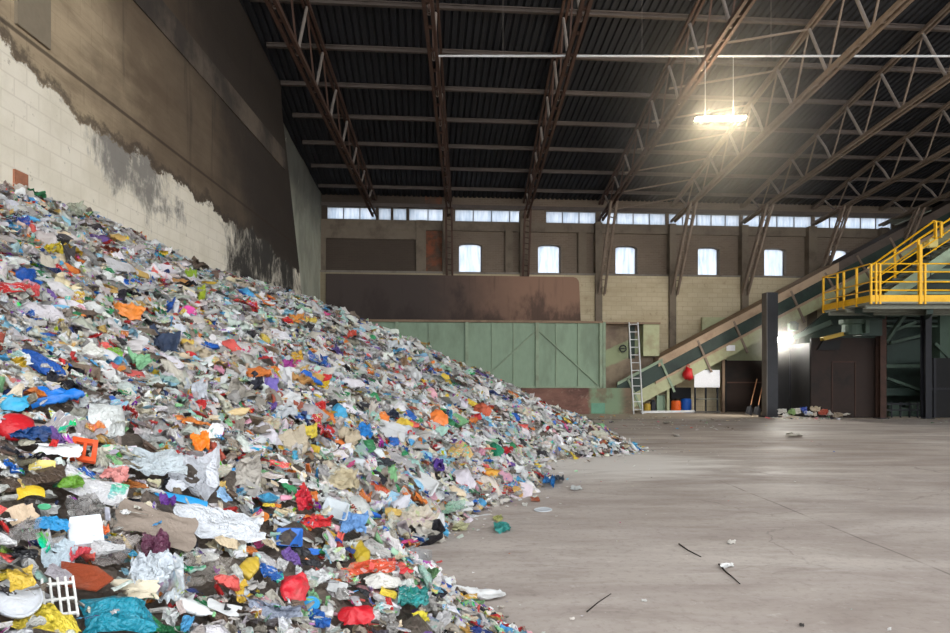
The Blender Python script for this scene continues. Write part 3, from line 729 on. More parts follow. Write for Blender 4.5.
# ------------------------------------------------------------------ yellow platform with railing
PZ = Z_(300.5, 21.0)
XA, XB = X_(870.5, 21.0), X_(1010, 21.0); YA, YB = 21.0, 23.85
r = thing('platform', (XA, YA, PZ), 'yellow railed steel platform on columns beside the conveyor', 'platform')
MB().box((XA, YA, PZ - .10), (XB, YB, PZ - .01)).build('deck', M['deck'], r)
for a, b in (((XA, YA), (XB, YA)), ((XA, YA), (XA, YB))):
    MB().beam((a[0], a[1], PZ + .07), (b[0], b[1], PZ + .07), .03, .22).build('toe_board', M['yellow'], r)
for y in (21.3, 22.4, 23.5):
    MB().box((XA + .05, y, PZ - .24), (XB, y + .08, PZ - .10)).build('joist', M['deck'], r)
MB().beam((XA + .3, 22.2, PZ - .2), (X_(884, 25), 25.0, PZ - .15), .16, .2).build('support_beam', M['greendark'], r)
MB().beam((X_(926, 21.6), 21.4, PZ - .3), (X_(926, 25), 25.0, PZ - .15), .16, .2).build('support_beam', M['greendark'], r)
def post(x, y, h=1.22, t=.06):
    MB().beam((x, y, PZ - .12), (x, y, PZ + h), t, t).build('railing_post', M['yellow'], r)
for px in (871, 876, 880, 925, 970): post(X_(px, YA), YA)
post(X_(919, 21.05), YA, 1.85, .1)
for y in (21.75, 22.5, 22.9, 23.8): post(XA, y)
for z in (1.22, .95, .62, .34):
    m = MB()
    if z != .95: m.tube([(XA, YB - .03, PZ + z), (XA, YA + .05, PZ + z)], .026, 8)
    if z != .34 or True: m.tube([(XA + .05, YA, PZ + z), (XB, YA, PZ + z)], .026, 8)
    m.build('rail', M['yellow'], r)
MB().tube([(XA, YB, PZ + .35), (XA, YB, PZ + 1.22), (XA + .6, YB, PZ + 1.22)], .026, 8).build('rail', M['yellow'], r)

# staircase from the platform to a higher landing
r = thing('staircase', (X_(874, 21.6), 21.6, PZ), 'steel stair with yellow handrails rising from the platform along the conveyor', 'staircase')
def SP(px, py, Y): return at(px, py, Y)
yn, yf = 21.45, 22.5
for Y, (a, b) in ((yn, ((886, 297), (975, 235))), (yf, ((884, 298), (966, 243)))):
    MB().beam(at(a[0], a[1], Y), at(b[0], b[1], Y), .06, .26).build('stringer', M['greenpost'], r)
A0, B0 = at(886, 296, yn), at(975, 234, yn)
for k in range(13):
    p = A0.lerp(B0, (k + .5) / 13); MB().box((p.x - .13, yn, p.z - .015), (p.x + .13, yf, p.z + .015)).build('tread', M['deck'], r)
MB().tube([at(879, 265, yn), at(960, 212.5, yn)], .032, 8).build('handrail', M['yellow'], r)
MB().tube([at(868, 268, yf), at(934, 221, yf), at(942, 222, yf), at(943, 236, yf)], .032, 8).build('handrail', M['yellow'], r)
for dy in (10, 19):
    MB().tube([at(881, 265 + dy, yn), at(960, 213.5 + dy, yn)], .024, 8).build('mid_rail', M['yellow'], r)
MB().tube([at(872, 279, yf), at(934, 236, yf)], .024, 8).build('mid_rail', M['yellow'], r)
for px in (918.5, 955):
    y0 = 265 - (px - 879) * .648
    MB().beam(at(px, y0, yn), at(px, y0 + 33, yn), .07, .07).build('handrail_post', M['yellow'], r)
for px in (895, 935):
    y0 = 248.8 - (px - 895) * .71
    MB().beam(at(px, y0, yf), at(px, y0 + 30, yf), .06, .06).build('handrail_post', M['yellow'], r)
for px in (936, 941):
    MB().beam(at(px, 222, yn - .1), at(px, 238, yn - .1), .05, .05).build('handrail_post', M['yellow'], r)
c = at(934, 243, 21.9)
r = thing('junction_box', c, 'cream coloured junction box beside the yellow stair handrail', 'box')
MB().box((c.x - .16, c.y, c.z - .15), (c.x + .16, c.y + .15, c.z + .16)).build('case', M['cream'], r, bevel=.02)
MB().box((c.x - .36, c.y + .02, c.z - .06), (c.x - .16, c.y + .12, c.z + .06)).build('side_box', M['ochre'], r, bevel=.02)
MB().tube([(c.x, c.y + .16, c.z - .1), (c.x, c.y + .16, c.z - 1.2)], .02, 6).build('cable', M['black'], r)

# upper casing of the plant behind the stair
r = thing('screen_housing', at(950, 290, 24.4), 'dark green housing of the plant behind the yellow stair', 'housing')
m = MB(); m.prism([at(872, 306, 24.4), at(1000, 306, 24.4), at(1000, 232, 24.4), at(955, 240, 24.4), at(880, 288, 24.4)], (0, 2.2, 0)); m.build('casing', M['greendark'], r)
for py in (270, 281, 293):
    MB().box((X_(905 + (290 - py) * 1.0, 24.3), 24.28, Z_(py, 24.3) - .05), (X_(1000, 24.3), 24.42, Z_(py, 24.3) + .05)).build('stiffener', M['green'], r)
MB().beam(at(890, 296, 24.2), at(985, 233, 24.2), .3, .34).build('side_beam', M['greenpost'], r)

# ------------------------------------------------------------------ the waste heap
TOE = [(.2, .8), (3, .7), (3.97, .15), (4.5, -.05), (4.8, -.4), (5.4, -.75), (6, -.62), (6.6, -.25), (7.6, .0), (8.2, .42), (9.8, 1.15), (11, 1.15), (12.2, 1.4), (13, 2.75), (13.8, 3.75), (15, 3.5), (18.4, 3.25), (25, 3.2), (26.8, 2.7)]
TY = np.array([a for a, _ in TOE]); TXX = np.array([b for _, b in TOE])
_g = [(RNG.uniform(0, 6.28), RNG.uniform(0, 6.28), a, k) for k, a in ((.9, .10), (1.7, .07), (3.1, .045), (5.3, .03))]
def heap(x, y):
    x = np.asarray(x, float); y = np.asarray(y, float)
    toe = np.interp(y, TY, TXX); t = np.clip((x - WX) / (toe - WX), 0, 1)
    c = np.interp(y, [6, 18], [.10, .24])
    top = np.interp(y, [0, 20, 24, 26, 27.2], [4.08, 4.15, 4.35, 4.3, 3.6])
    z = top * (1 - t + c * t * (1 - t))
    b = sum(a * np.sin(k * x + p + .6 * np.sin(k * .7 * y)) * np.cos(k * y + q) for p, q, a, k in _g)
    return np.where(t >= 1, -.02, z + b * np.clip((1 - t) * 5, 0, 1))
def heap_n(x, y, e=.15):
    dx = (heap(x + e, y) - heap(x - e, y)) / (2 * e); dy = (heap(x, y + e) - heap(x, y - e)) / (2 * e)
    n = np.stack([-dx, -dy, np.ones_like(dx)], -1); return n / np.linalg.norm(n, axis=-1, keepdims=True)
def hit(px, py):                         # where the sight line through a pixel meets the heap or the floor
    dx, dz = (px - CX) / F, (HY - py) / F
    Y = np.arange(1.0, 60, .02); X = dx * Y; Z = CAMH + dz * Y
    inside = (Y > 1.2) & (Y < 27) & (X > WX)
    h = np.where(inside, np.maximum(heap(X, Y), 0), 0)
    k = np.nonzero(Z <= h)[0]
    k = k[0] if len(k) else -1
    return X[k], Y[k], h[k]

# materials of the waste: the colour of each piece is a property of the piece
def waste_mat(name, rough, trans, printed=True, clear=False, wrinkle=.8):
    m = NT(name)
    at_ = m.n('ShaderNodeAttribute', attribute_name='tint'); loc = m.n('ShaderNodeAttribute', attribute_name='local')
    col = at_.outputs['Color']
    if printed:
        n1 = m.noise(loc.outputs['Vector'], 2.3, 2, .5, .4); n2 = m.noise(m.vmul(loc.outputs['Vector'], (1, 3.5, 1)), 4.5, 2, .5)
        pr = m.math('MULTIPLY', m.ramp(n1, .56, .58), at_.outputs['Alpha'])
        hs = m.n('ShaderNodeHueSaturation'); hs.inputs['Hue'].default_value = .5; hs.inputs['Value'].default_value = .5; m.set(hs.inputs['Color'], col)
        nz = m.n('ShaderNodeTexNoise'); m.set(nz.inputs['Vector'], loc.outputs['Vector']); nz.inputs['Scale'].default_value = .9; nz.inputs['Detail'].default_value = 0
        hue = m.n('ShaderNodeHueSaturation'); hue.inputs['Saturation'].default_value = 2.0; hue.inputs['Value'].default_value = .85; m.set(hue.inputs['Color'], nz.outputs['Color'])
        col = m.mix(pr, col, hue.outputs[0])
        pr2 = m.math('MULTIPLY', m.ramp(n2, .6, .62), at_.outputs['Alpha'])
        col = m.mix(pr2, col, (.75, .74, .72, 1))
    dirt = m.noise(loc.outputs['Vector'], 1.6, 5, .65)
    col = m.mix(m.ramp(dirt, .5, .85, 0, .4), col, srgb(140, 128, 116))
    b = m.n('ShaderNodeBsdfPrincipled'); m.set(b.inputs['Base Color'], col); b.inputs['Roughness'].default_value = rough; b.inputs['Specular IOR Level'].default_value = .45
    w1 = m.math('ABSOLUTE', m.math('SUBTRACT', m.noise(loc.outputs['Vector'], 3.0, 3, .55, .5), .5)); w2 = m.math('ABSOLUTE', m.math('SUBTRACT', m.noise(loc.outputs['Vector'], 9.0, 2, .5), .5))
    bp = m.n('ShaderNodeBump'); bp.inputs['Strength'].default_value = wrinkle; bp.inputs['Distance'].default_value = .05
    m.set(bp.inputs['Height'], m.math('ADD', w1, m.math('MULTIPLY', w2, .4))); m.t.links.new(bp.outputs[0], b.inputs['Normal'])
    last = b.outputs[0]
    if trans:
        t = m.n('ShaderNodeBsdfTranslucent'); m.set(t.inputs[0], col); mx = m.n('ShaderNodeMixShader'); mx.inputs[0].default_value = trans
        m.t.links.new(last, mx.inputs[1]); m.t.links.new(t.outputs[0], mx.inputs[2]); last = mx.outputs[0]
    if clear:
        t = m.n('ShaderNodeBsdfTransparent'); t.inputs[0].default_value = (.96, .96, .95, 1); mx = m.n('ShaderNodeMixShader'); mx.inputs[0].default_value = .5
        m.t.links.new(last, mx.inputs[1]); m.t.links.new(t.outputs[0], mx.inputs[2]); last = mx.outputs[0]
    m.t.links.new(last, m.out.inputs[0]); return m.m
WM = {'film': waste_mat('crumpled_film', .32, .22), 'plain': waste_mat('plain_plastic', .38, .12, False, False, .25), 'clear': waste_mat('clear_film', .22, .1, False, True), 'paper': waste_mat('paper_and_card', .75, .05, True, False, .3)}

# ---- piece shapes in unit size: x and y in -.5 .. .5
def fbm(x, y, seed, f):
    return np.array([mnoise.noise(Vector((a * f + seed * 7.31, b * f - seed * 3.17, seed * 1.7))) for a, b in zip(x, y)])
def ridge(x, y, seed, f): return 1 - 2 * np.abs(fbm(x, y, seed, f))
def grid(n, m):
    u, v = np.meshgrid(np.linspace(-.5, .5, n), np.linspace(-.5, .5, m)); u = u.ravel(); v = v.ravel()
    f = [(j * n + i, j * n + i + 1, (j + 1) * n + i + 1, (j + 1) * n + i) for j in range(m - 1) for i in range(n - 1)]
    return u, v, f
def s_sheet(seed, n=8, amp=.16, curl=.3, round_=0.0, fold=True):
    r = np.random.default_rng(seed); u, v, f = grid(n, n)
    x = u + .16 * fbm(u, v, seed, 2.2) + .07 * fbm(u, v, seed + 50, 5); y = v + .16 * fbm(u, v, seed + 9, 2.2) + .07 * fbm(u, v, seed + 60, 5)
    if round_:
        k = np.maximum(np.abs(u), np.abs(v)) / (np.hypot(u, v) + 1e-6); x = x * (1 - round_ + round_ * k * 1.1); y = y * (1 - round_ + round_ * k * 1.1)
    z = amp * ridge(u, v, seed + 20, 2.4) * .6 + amp * .4 * ridge(u, v, seed + 30, 5.5) + (amp * .16 * ridge(u, v, seed + 40, 11) if n > 10 else 0)
    a = r.uniform(0, 3.14); d = u * math.cos(a) + v * math.sin(a); z = z + curl * r.uniform(-.5, 1.0) * (d * d * 1.6 - .2)
    if fold and r.random() < .45:          # one side turned back over
        a = r.uniform(0, 6.28); c, s = math.cos(a), math.sin(a); d = x * c + y * s; k = r.uniform(.05, .3); over = np.maximum(d - k, 0)
        x = x - over * c * 1.7; y = y - over * s * 1.7; z = z + np.minimum(over, .12) * .9 + (over > 0) * .05
    return np.stack([x, y, z], 1), f
def s_bag(seed, n=9, puff=.22):
    vs1, f1 = s_sheet(seed, n, .13, .1, .5, False); u, v, _ = grid(n, n)
    e = np.clip(1 - np.maximum(np.abs(u), np.abs(v)) * 2, 0, 1) ** .5
    top = vs1.copy(); top[:, 2] += puff * e * (1 + .9 * fbm(u, v, seed + 77, 3)); bot = vs1.copy(); bot[:, 2] -= puff * .3 * e
    N = len(top); return np.vstack([top, bot]), f1 + [tuple(i + N for i in q[::-1]) for q in f1]
def from_mb(m): return np.array(m.v, float), [tuple(q) for q in m.f]
def squash(vs, seed, kz=.5, dent=.12):
    vs = vs.copy(); vs[:, 2] *= kz; vs += dent * np.stack([fbm(vs[:, 0], vs[:, 1] + vs[:, 2] * 2, seed + i, 3.0) for i in range(3)], 1) * [.4, .5, .6]; return vs
def s_bottle(seed):
    m = MB(); prof = [(.16, -.5), (.2, -.47), (.2, -.3), (.175, -.27), (.2, -.24), (.2, .0), (.175, .03), (.2, .06), (.19, .15), (.12, .3), (.065, .38), (.06, .46)]
    m.lathe(prof, n=12); v, f = from_mb(m); v = v[:, [2, 0, 1]] ; v[:, 1] *= 1.7; return squash(v, seed, .75, .14), f
def s_cap(seed):
    m = MB(); m.lathe([(.075, .45), (.08, .47), (.08, .52), (.07, .53)], n=12); v, f = from_mb(m); v = v[:, [2, 0, 1]]; v[:, 1] *= 1.7; return v, f
def s_lid(seed):
    m = MB(); m.lathe([(.5, -.03), (.5, .05), (.47, .06), (.45, .02), (.40, .012), (.22, .02), (.02, .015)], n=28, cap0=True); v, f = from_mb(m); return squash(v, seed, 1, .05), f
def s_dome(seed):
    m = MB(); m.lathe([(.5, 0), (.49, .12), (.44, .26), (.34, .38), (.2, .46), (.04, .49)], n=22); v, f = from_mb(m); return squash(v, seed, .95, .1), f
def s_tray(seed):
    r = np.random.default_rng(seed); m = MB(); t = []
    def ring(a, b, z, k=5):
        o = []
        for cx, cy, a0 in ((a - .1, b - .1, 0), (-a + .1, b - .1, 1), (-a + .1, -b + .1, 2), (a - .1, -b + .1, 3)):
            for i in range(k):
                q = (a0 + i / (k - 1)) * math.pi / 2; o.append((cx + .1 * math.cos(q), cy + .1 * math.sin(q), z))
        return o
    R = [ring(.5, .5, .18), ring(.47, .47, .19), ring(.43, .43, .16), ring(.37, .37, -.02), ring(.2, .2, -.02)]
    n = len(R[0]); vs = [p for q in R for p in q]; fs = [(i * n + k, i * n + (k + 1) % n, (i + 1) * n + (k + 1) % n, (i + 1) * n + k) for i in range(4) for k in range(n)]; fs.append(tuple(range(4 * n, 5 * n)))
    m.add(vs, fs); v, f = from_mb(m); return squash(v, seed, 1, .08), f
def s_plate(seed):
    r = np.random.default_rng(seed); k = int(r.integers(4, 7)); an = np.sort(r.uniform(0, 6.28, k)) * .35 + np.arange(k) / k * 6.28 * .65
    m = MB(); m.prism([(.5 * math.cos(a) * r.uniform(.8, 1.1), .5 * math.sin(a) * r.uniform(.8, 1.1), 0) for a in an], (0, 0, .05)); v, f = from_mb(m); v[:, 2] += .25 * v[:, 0] * v[:, 1]; return v, f
def s_strip(seed):
    r = np.random.default_rng(seed); u, v, f = grid(13, 4); b = r.uniform(-.35, .35)
    x = u; y = v + b * (u * u * 4 - .5) + .1 * fbm(u, v, seed, 2); z = .22 * fbm(u, v * .3, seed + 4, 2.2) + .12 * (1 - (2 * v) ** 2)
    return np.stack([x, y, z], 1), f
def s_lattice(seed):
    m = MB()
    for i in range(5):
        x = -.46 + i * .23; m.box((x - .035, -.5, 0), (x + .035, .5, .1))
    for y in (-.42, -.05, .35): m.box((-.5, y - .03, .01), (.5, y + .03, .08))
    return from_mb(m)
def s_frame(seed):
    m = MB(); m.box((-.5, -.5, 0), (.5, -.32, .14)).box((-.5, .3, 0), (.5, .5, .14)).box((-.5, -.32, 0), (-.34, .3, .14)).box((.3, -.32, 0), (.5, .3, .14)).box((-.05, -.32, .02), (.08, .3, .1)); return from_mb(m)
def s_box(seed):
    m = MB(); m.box((-.5, -.5, 0), (.5, .5, .22)); v, f = from_mb(m); f = [q for q in f]; m2 = MB(); m2.v = m.v[:]; m2.f = f
    m2.prism([(-.5, .5, .22), (.5, .5, .22), (.45, .75, .34), (-.45, .72, .32)], (0, 0, .015)); v, f = from_mb(m2); return squash(v, seed, 1, .06), f
SHAPES = {'sheet': lambda s: s_sheet(s, 17, .34, .45), 'flat': lambda s: s_sheet(s, 14, .13, .35), 'crumple': lambda s: s_sheet(s, 18, .55, .3, .4), 'bag': lambda s: s_bag(s, 14, .32), 'puff': lambda s: s_bag(s, 14, .5),
          'bottle': s_bottle, 'lid': s_lid, 'dome': s_dome, 'tray': s_tray, 'plate': s_plate, 'strip': s_strip, 'lattice': s_lattice, 'frame': s_frame, 'box': s_box}

def set_attr(me, tint, local):
    a = me.attributes.new('tint', 'FLOAT_COLOR', 'POINT'); a.data.foreach_set('color', np.asarray(tint, np.float32).ravel())
    b = me.attributes.new('local', 'FLOAT_VECTOR', 'POINT'); b.data.foreach_set('vector', np.asarray(local, np.float32).ravel())
def np_mesh(name, v, loops, starts):
    me = bpy.data.meshes.new(name); me.vertices.add(len(v)); me.vertices.foreach_set('co', np.asarray(v, np.float32).ravel())
    me.loops.add(len(loops)); me.loops.foreach_set('vertex_index', np.asarray(loops, np.int32))
    me.polygons.add(len(starts)); me.polygons.foreach_set('loop_start', np.asarray(starts, np.int32))
    me.update(calc_edges=True); me.validate(); return me

# ---- the uncountable rest of the heap: one object of scraps on a core
PAL = [((222, 220, 218), 20), ((204, 202, 200), 18), ((238, 237, 236), 18), ((180, 176, 173), 11), ((214, 206, 192), 10), ((222, 206, 178), 5), ((156, 144, 132), 6), ((116, 98, 84), 3.6), ((64, 60, 64), 2.0), ((36, 36, 44), 1.2),
       ((200, 46, 46), 2.3), ((228, 100, 92), 1.2), ((36, 100, 192), 1.9), ((84, 168, 218), 2.2), ((150, 200, 220), 2.6), ((44, 64, 124), 1.0), ((54, 146, 92), 1.2), ((136, 190, 136), 1.3), ((166, 200, 190), 2), ((232, 198, 70), 2.2), ((220, 180, 104), 1.6),
       ((236, 134, 60), 1.5), ((206, 80, 134), .5), ((228, 174, 186), 1.2), ((124, 92, 164), .6), ((156, 78, 58), 1.1)]
PC = np.array([srgb(*c)[:3] for c, _ in PAL]); PW = np.array([w_ for _, w_ in PAL]); PW = PW / PW.sum()
def rotations(n, tilt, rng, base):       # random frames whose z follows 'base' tilted at random
    z = base + rng.normal(0, 1, base.shape) * tilt; z /= np.linalg.norm(z, axis=1, keepdims=True)
    a = rng.normal(0, .75, base.shape) + np.array([0, 1.0, 0]); x = np.cross(a, z); x /= np.linalg.norm(x, axis=1, keepdims=True); y = np.cross(z, x)
    return np.stack([x, y, z], 2)
FOOT = []                                # sight-line footprints of the countable pieces, kept free of scraps
def clear_of(x, y, z, size):
    px = CX + x / y * F; py = HY - (z - CAMH) / y * F; keep = np.ones(len(x), bool)
    for cx, cy, a, b, ca, sa, Yp in FOOT:
        dx, dy = px - cx, py - cy; u, v = dx * ca + dy * sa, -dx * sa + dy * ca; g = size * F / y * .16
        keep &= ~(((u / (a + g)) ** 2 + (v / (b + g * .7)) ** 2 < 1) & (np.abs(y - Yp) < 2.5))
    return keep
def scatter(templates, x, y, size, lift, rng, tilt=.30, printed=.2, squish=(.20, .8), far_white=1.0):
    k_ = clear_of(x, y, np.maximum(heap(x, y), 0) + lift, size); x, y, size = x[k_], y[k_], size[k_]; lift = lift[k_]
    n = len(x); N = heap_n(x, y) * .85 + np.array([0, -.10, .15]); R = rotations(n, tilt, rng, N)
    z = np.maximum(heap(x, y), 0) + lift; pos = np.stack([x, y, z], 1)
    sc = np.stack([size, size * rng.uniform(*squish, n), size * rng.uniform(.6, 1.1, n)], 1)
    fw = PW * np.where(np.arange(len(PC)) < 3, far_white, np.where(np.arange(len(PC)) < 8, 2 - far_white, 1)); ci = rng.choice(len(PC), n, p=fw / fw.sum()); col = PC[ci] * rng.uniform(.8, 1.12, (n, 1)) * (1 + rng.normal(0, .04, (n, 3)))
    pr = (rng.random(n) < printed).astype(float); off = rng.uniform(-60, 60, (n, 3)); which = rng.integers(0, len(templates), n)
    V, L, S, T, LO = [], [], [], [], []; vb = lb = 0
    for ti, (tv, tf) in enumerate(templates):
        k = np.nonzero(which == ti)[0]
        if not len(k): continue
        w_ = np.einsum('nij,nvj->nvi', R[k], tv[None] * sc[k][:, None]) + pos[k][:, None]
        nv = len(tv); lens = np.array([len(q) for q in tf]); fl_ = np.concatenate([np.array(q) for q in tf])
        V.append(w_.reshape(-1, 3)); L.append((fl_[None] + (vb + np.arange(len(k)) * nv)[:, None]).ravel())
        st = np.concatenate([[0], np.cumsum(lens)[:-1]]); S.append((st[None] + (lb + np.arange(len(k)) * len(fl_))[:, None]).ravel())
        c4 = np.concatenate([np.clip(col[k], .01, .9), pr[k][:, None]], 1); T.append(np.repeat(c4, nv, 0))
        LO.append((tv[None] * 1.0 * np.maximum(size[k], .05)[:, None, None] * 7 + off[k][:, None]).reshape(-1, 3))
        vb += nv * len(k); lb += len(fl_) * len(k)
    return np.concatenate(V), np.concatenate(L), np.concatenate(S), np.concatenate(T), np.concatenate(LO)
def tset(n, seeds, kinds):
    out = []
    for i, s in enumerate(seeds):
        k = kinds[i % len(kinds)]
        if k == 'sheet': q = s_sheet(s, n, .22, .4)
        elif k == 'crumple': q = s_sheet(s, n, .4, .3, .4)
        elif k == 'bag': q = s_bag(s, max(4, n - 2), .3)
        elif k == 'plate': q = s_plate(s)
        elif k == 'strip': q = s_strip(s)
        elif k == 'bottle': q = s_bottle(s)
        elif k == 'lid': q = s_lid(s)
        else: q = s_tray(s)
        out.append(q)
    return out
MIX = ['sheet', 'crumple', 'sheet', 'sheet', 'bag', 'strip', 'sheet', 'plate', 'crumple', 'sheet', 'bag', 'sheet', 'bottle', 'sheet', 'tray', 'plate']
NEAR = tset(9, range(100, 132), MIX); FAR = tset(5, range(200, 224), ['sheet', 'crumple', 'sheet', 'plate', 'sheet', 'crumple', 'strip', 'sheet'])
def sample(n, y0, y1, rng, edge=.1):
    y = rng.uniform(y0, y1, n); toe = np.interp(y, TY, TXX); x = WX + .08 + (toe + edge * rng.normal(0, 1, n) - WX - .08) * rng.uniform(0, 1, n)
    return x, y
def cat(parts):
    V, L, S, T, LO = [], [], [], [], []; vb = lb = 0
    for v, l, s, t, lo in parts:
        V.append(v); L.append(l + vb); S.append(s + lb); T.append(t); LO.append(lo); vb += len(v); lb += len(l)
    return [np.concatenate(q) for q in (V, L, S, T, LO)]
# ---- countable pieces
SEED = [1000]
def piece(name, shape, px, py, w_, h_, colour, label, cat_, mat='film', rot=0.0, group='waste pieces on the heap', pr=0.0, face=.5, lift=.045, zk=1.0, where=None):
    SEED[0] += 1; seed = SEED[0]; rng = np.random.default_rng(seed)
    X, Y, Z = where or hit(px, py + h_ * .12); on_floor = Z <= 0.001
    tocam = np.array([-X, -Y, CAMH - Z]); tocam /= np.linalg.norm(tocam)
    if on_floor: n = np.array([0, 0, 1.]) + rng.normal(0, .04, 3)
    else: n = np.array([0, 0, .5]) + (heap_n(np.array(X), np.array(Y)) * .35 if where is None else 0) + tocam * face + rng.normal(0, .09, 3)
    n /= np.linalg.norm(n)
    xa = np.array([1., 0, 0]); xa -= n * xa.dot(n); xa /= np.linalg.norm(xa); ya = np.cross(n, xa)
    def scr(d):                          # signed pixels per metre along a direction
        p0 = np.array([X, Y, Z]); p1 = p0 + d * .01
        return (np.array([p1[0] / p1[1], (CAMH - p1[2]) / p1[1]]) - np.array([p0[0] / p0[1], (CAMH - p0[2]) / p0[1]])) * F / .01
    J = np.linalg.inv(np.stack([scr(xa), scr(ya)], 1))
    cr, sr = math.cos(rot), math.sin(rot)
    du = J @ np.array([w_ * cr, -w_ * sr]); dv = J @ np.array([-h_ * sr, -h_ * cr])
    lu, lv = np.linalg.norm(du), np.linalg.norm(dv)
    if lv > 2.6 * lu + .15: dv *= (2.6 * lu + .15) / lv; lv = np.linalg.norm(dv)
    Sx, Sy = lu, lv
    v, f = SHAPES[shape](seed); sz = min(Sx, Sy) * zk if shape != 'dome' else max(Sx, Sy) * .6
    v = np.stack([v[:, 0] * du[0] + v[:, 1] * dv[0], v[:, 0] * du[1] + v[:, 1] * dv[1], v[:, 2] * sz], 1)
    if on_floor: lift = .004 - v[:, 2].min()
    c = tuple(q_ * .88 for q_ in (hexc(colour) if isinstance(colour, str) else colour)[:3]) + (1,)
    def make(nm, v, f, col, parent=None, mt=mat):
        me = bpy.data.meshes.new(nm); me.from_pydata(v.tolist(), [], f); me.update()
        set_attr(me, np.tile(np.array([*col[:3], pr]), (len(v), 1)), v * 7 + rng.uniform(-60, 60, 3)); me.materials.append(WM[mt])
        if shape not in ('plate', 'box', 'lattice', 'frame'): me.polygons.foreach_set('use_smooth', [True] * len(me.polygons))
        o = bpy.data.objects.new(nm, me); COL.objects.link(o); o.parent = parent; return o
    o = make(name, v, f, c)
    if shape == 'bottle':
        cv_, cf = s_cap(seed); make('cap', np.stack([cv_[:, 0] * du[0] + cv_[:, 1] * dv[0], cv_[:, 0] * du[1] + cv_[:, 1] * dv[1], cv_[:, 2] * sz], 1), cf, rng.choice(PC[10:20]), o, 'plain')
    base = np.array([X, Y, Z]) + n * lift
    FOOT.append((px, py, w_ * .33, h_ * .30, math.cos(rot) if abs(rot) >= .25 else 1.0, -math.sin(rot) if abs(rot) >= .25 else 0.0, Y))
    o.matrix_world = Matrix(((xa[0], ya[0], n[0], base[0]), (xa[1], ya[1], n[1], base[1]), (xa[2], ya[2], n[2], base[2]), (0, 0, 0, 1)))
    return tag(o, label, cat_, group)

CATS = {'plastic_sheet': 'plastic sheet', 'plastic_bag': 'bag', 'plastic_bottle': 'bottle', 'plastic_tray': 'tray', 'lid_scrap': 'lid', 'bowl': 'bowl', 'plastic_strip': 'strip', 'packet': 'packet', 'card_piece': 'card',
        'rigid_fragment': 'plastic fragment', 'crate_grid': 'grid', 'frame_piece': 'frame', 'carton': 'carton', 'film_scrap': 'film', 'cloth': 'cloth', 'wrapper': 'wrapper', 'tub': 'tub'}
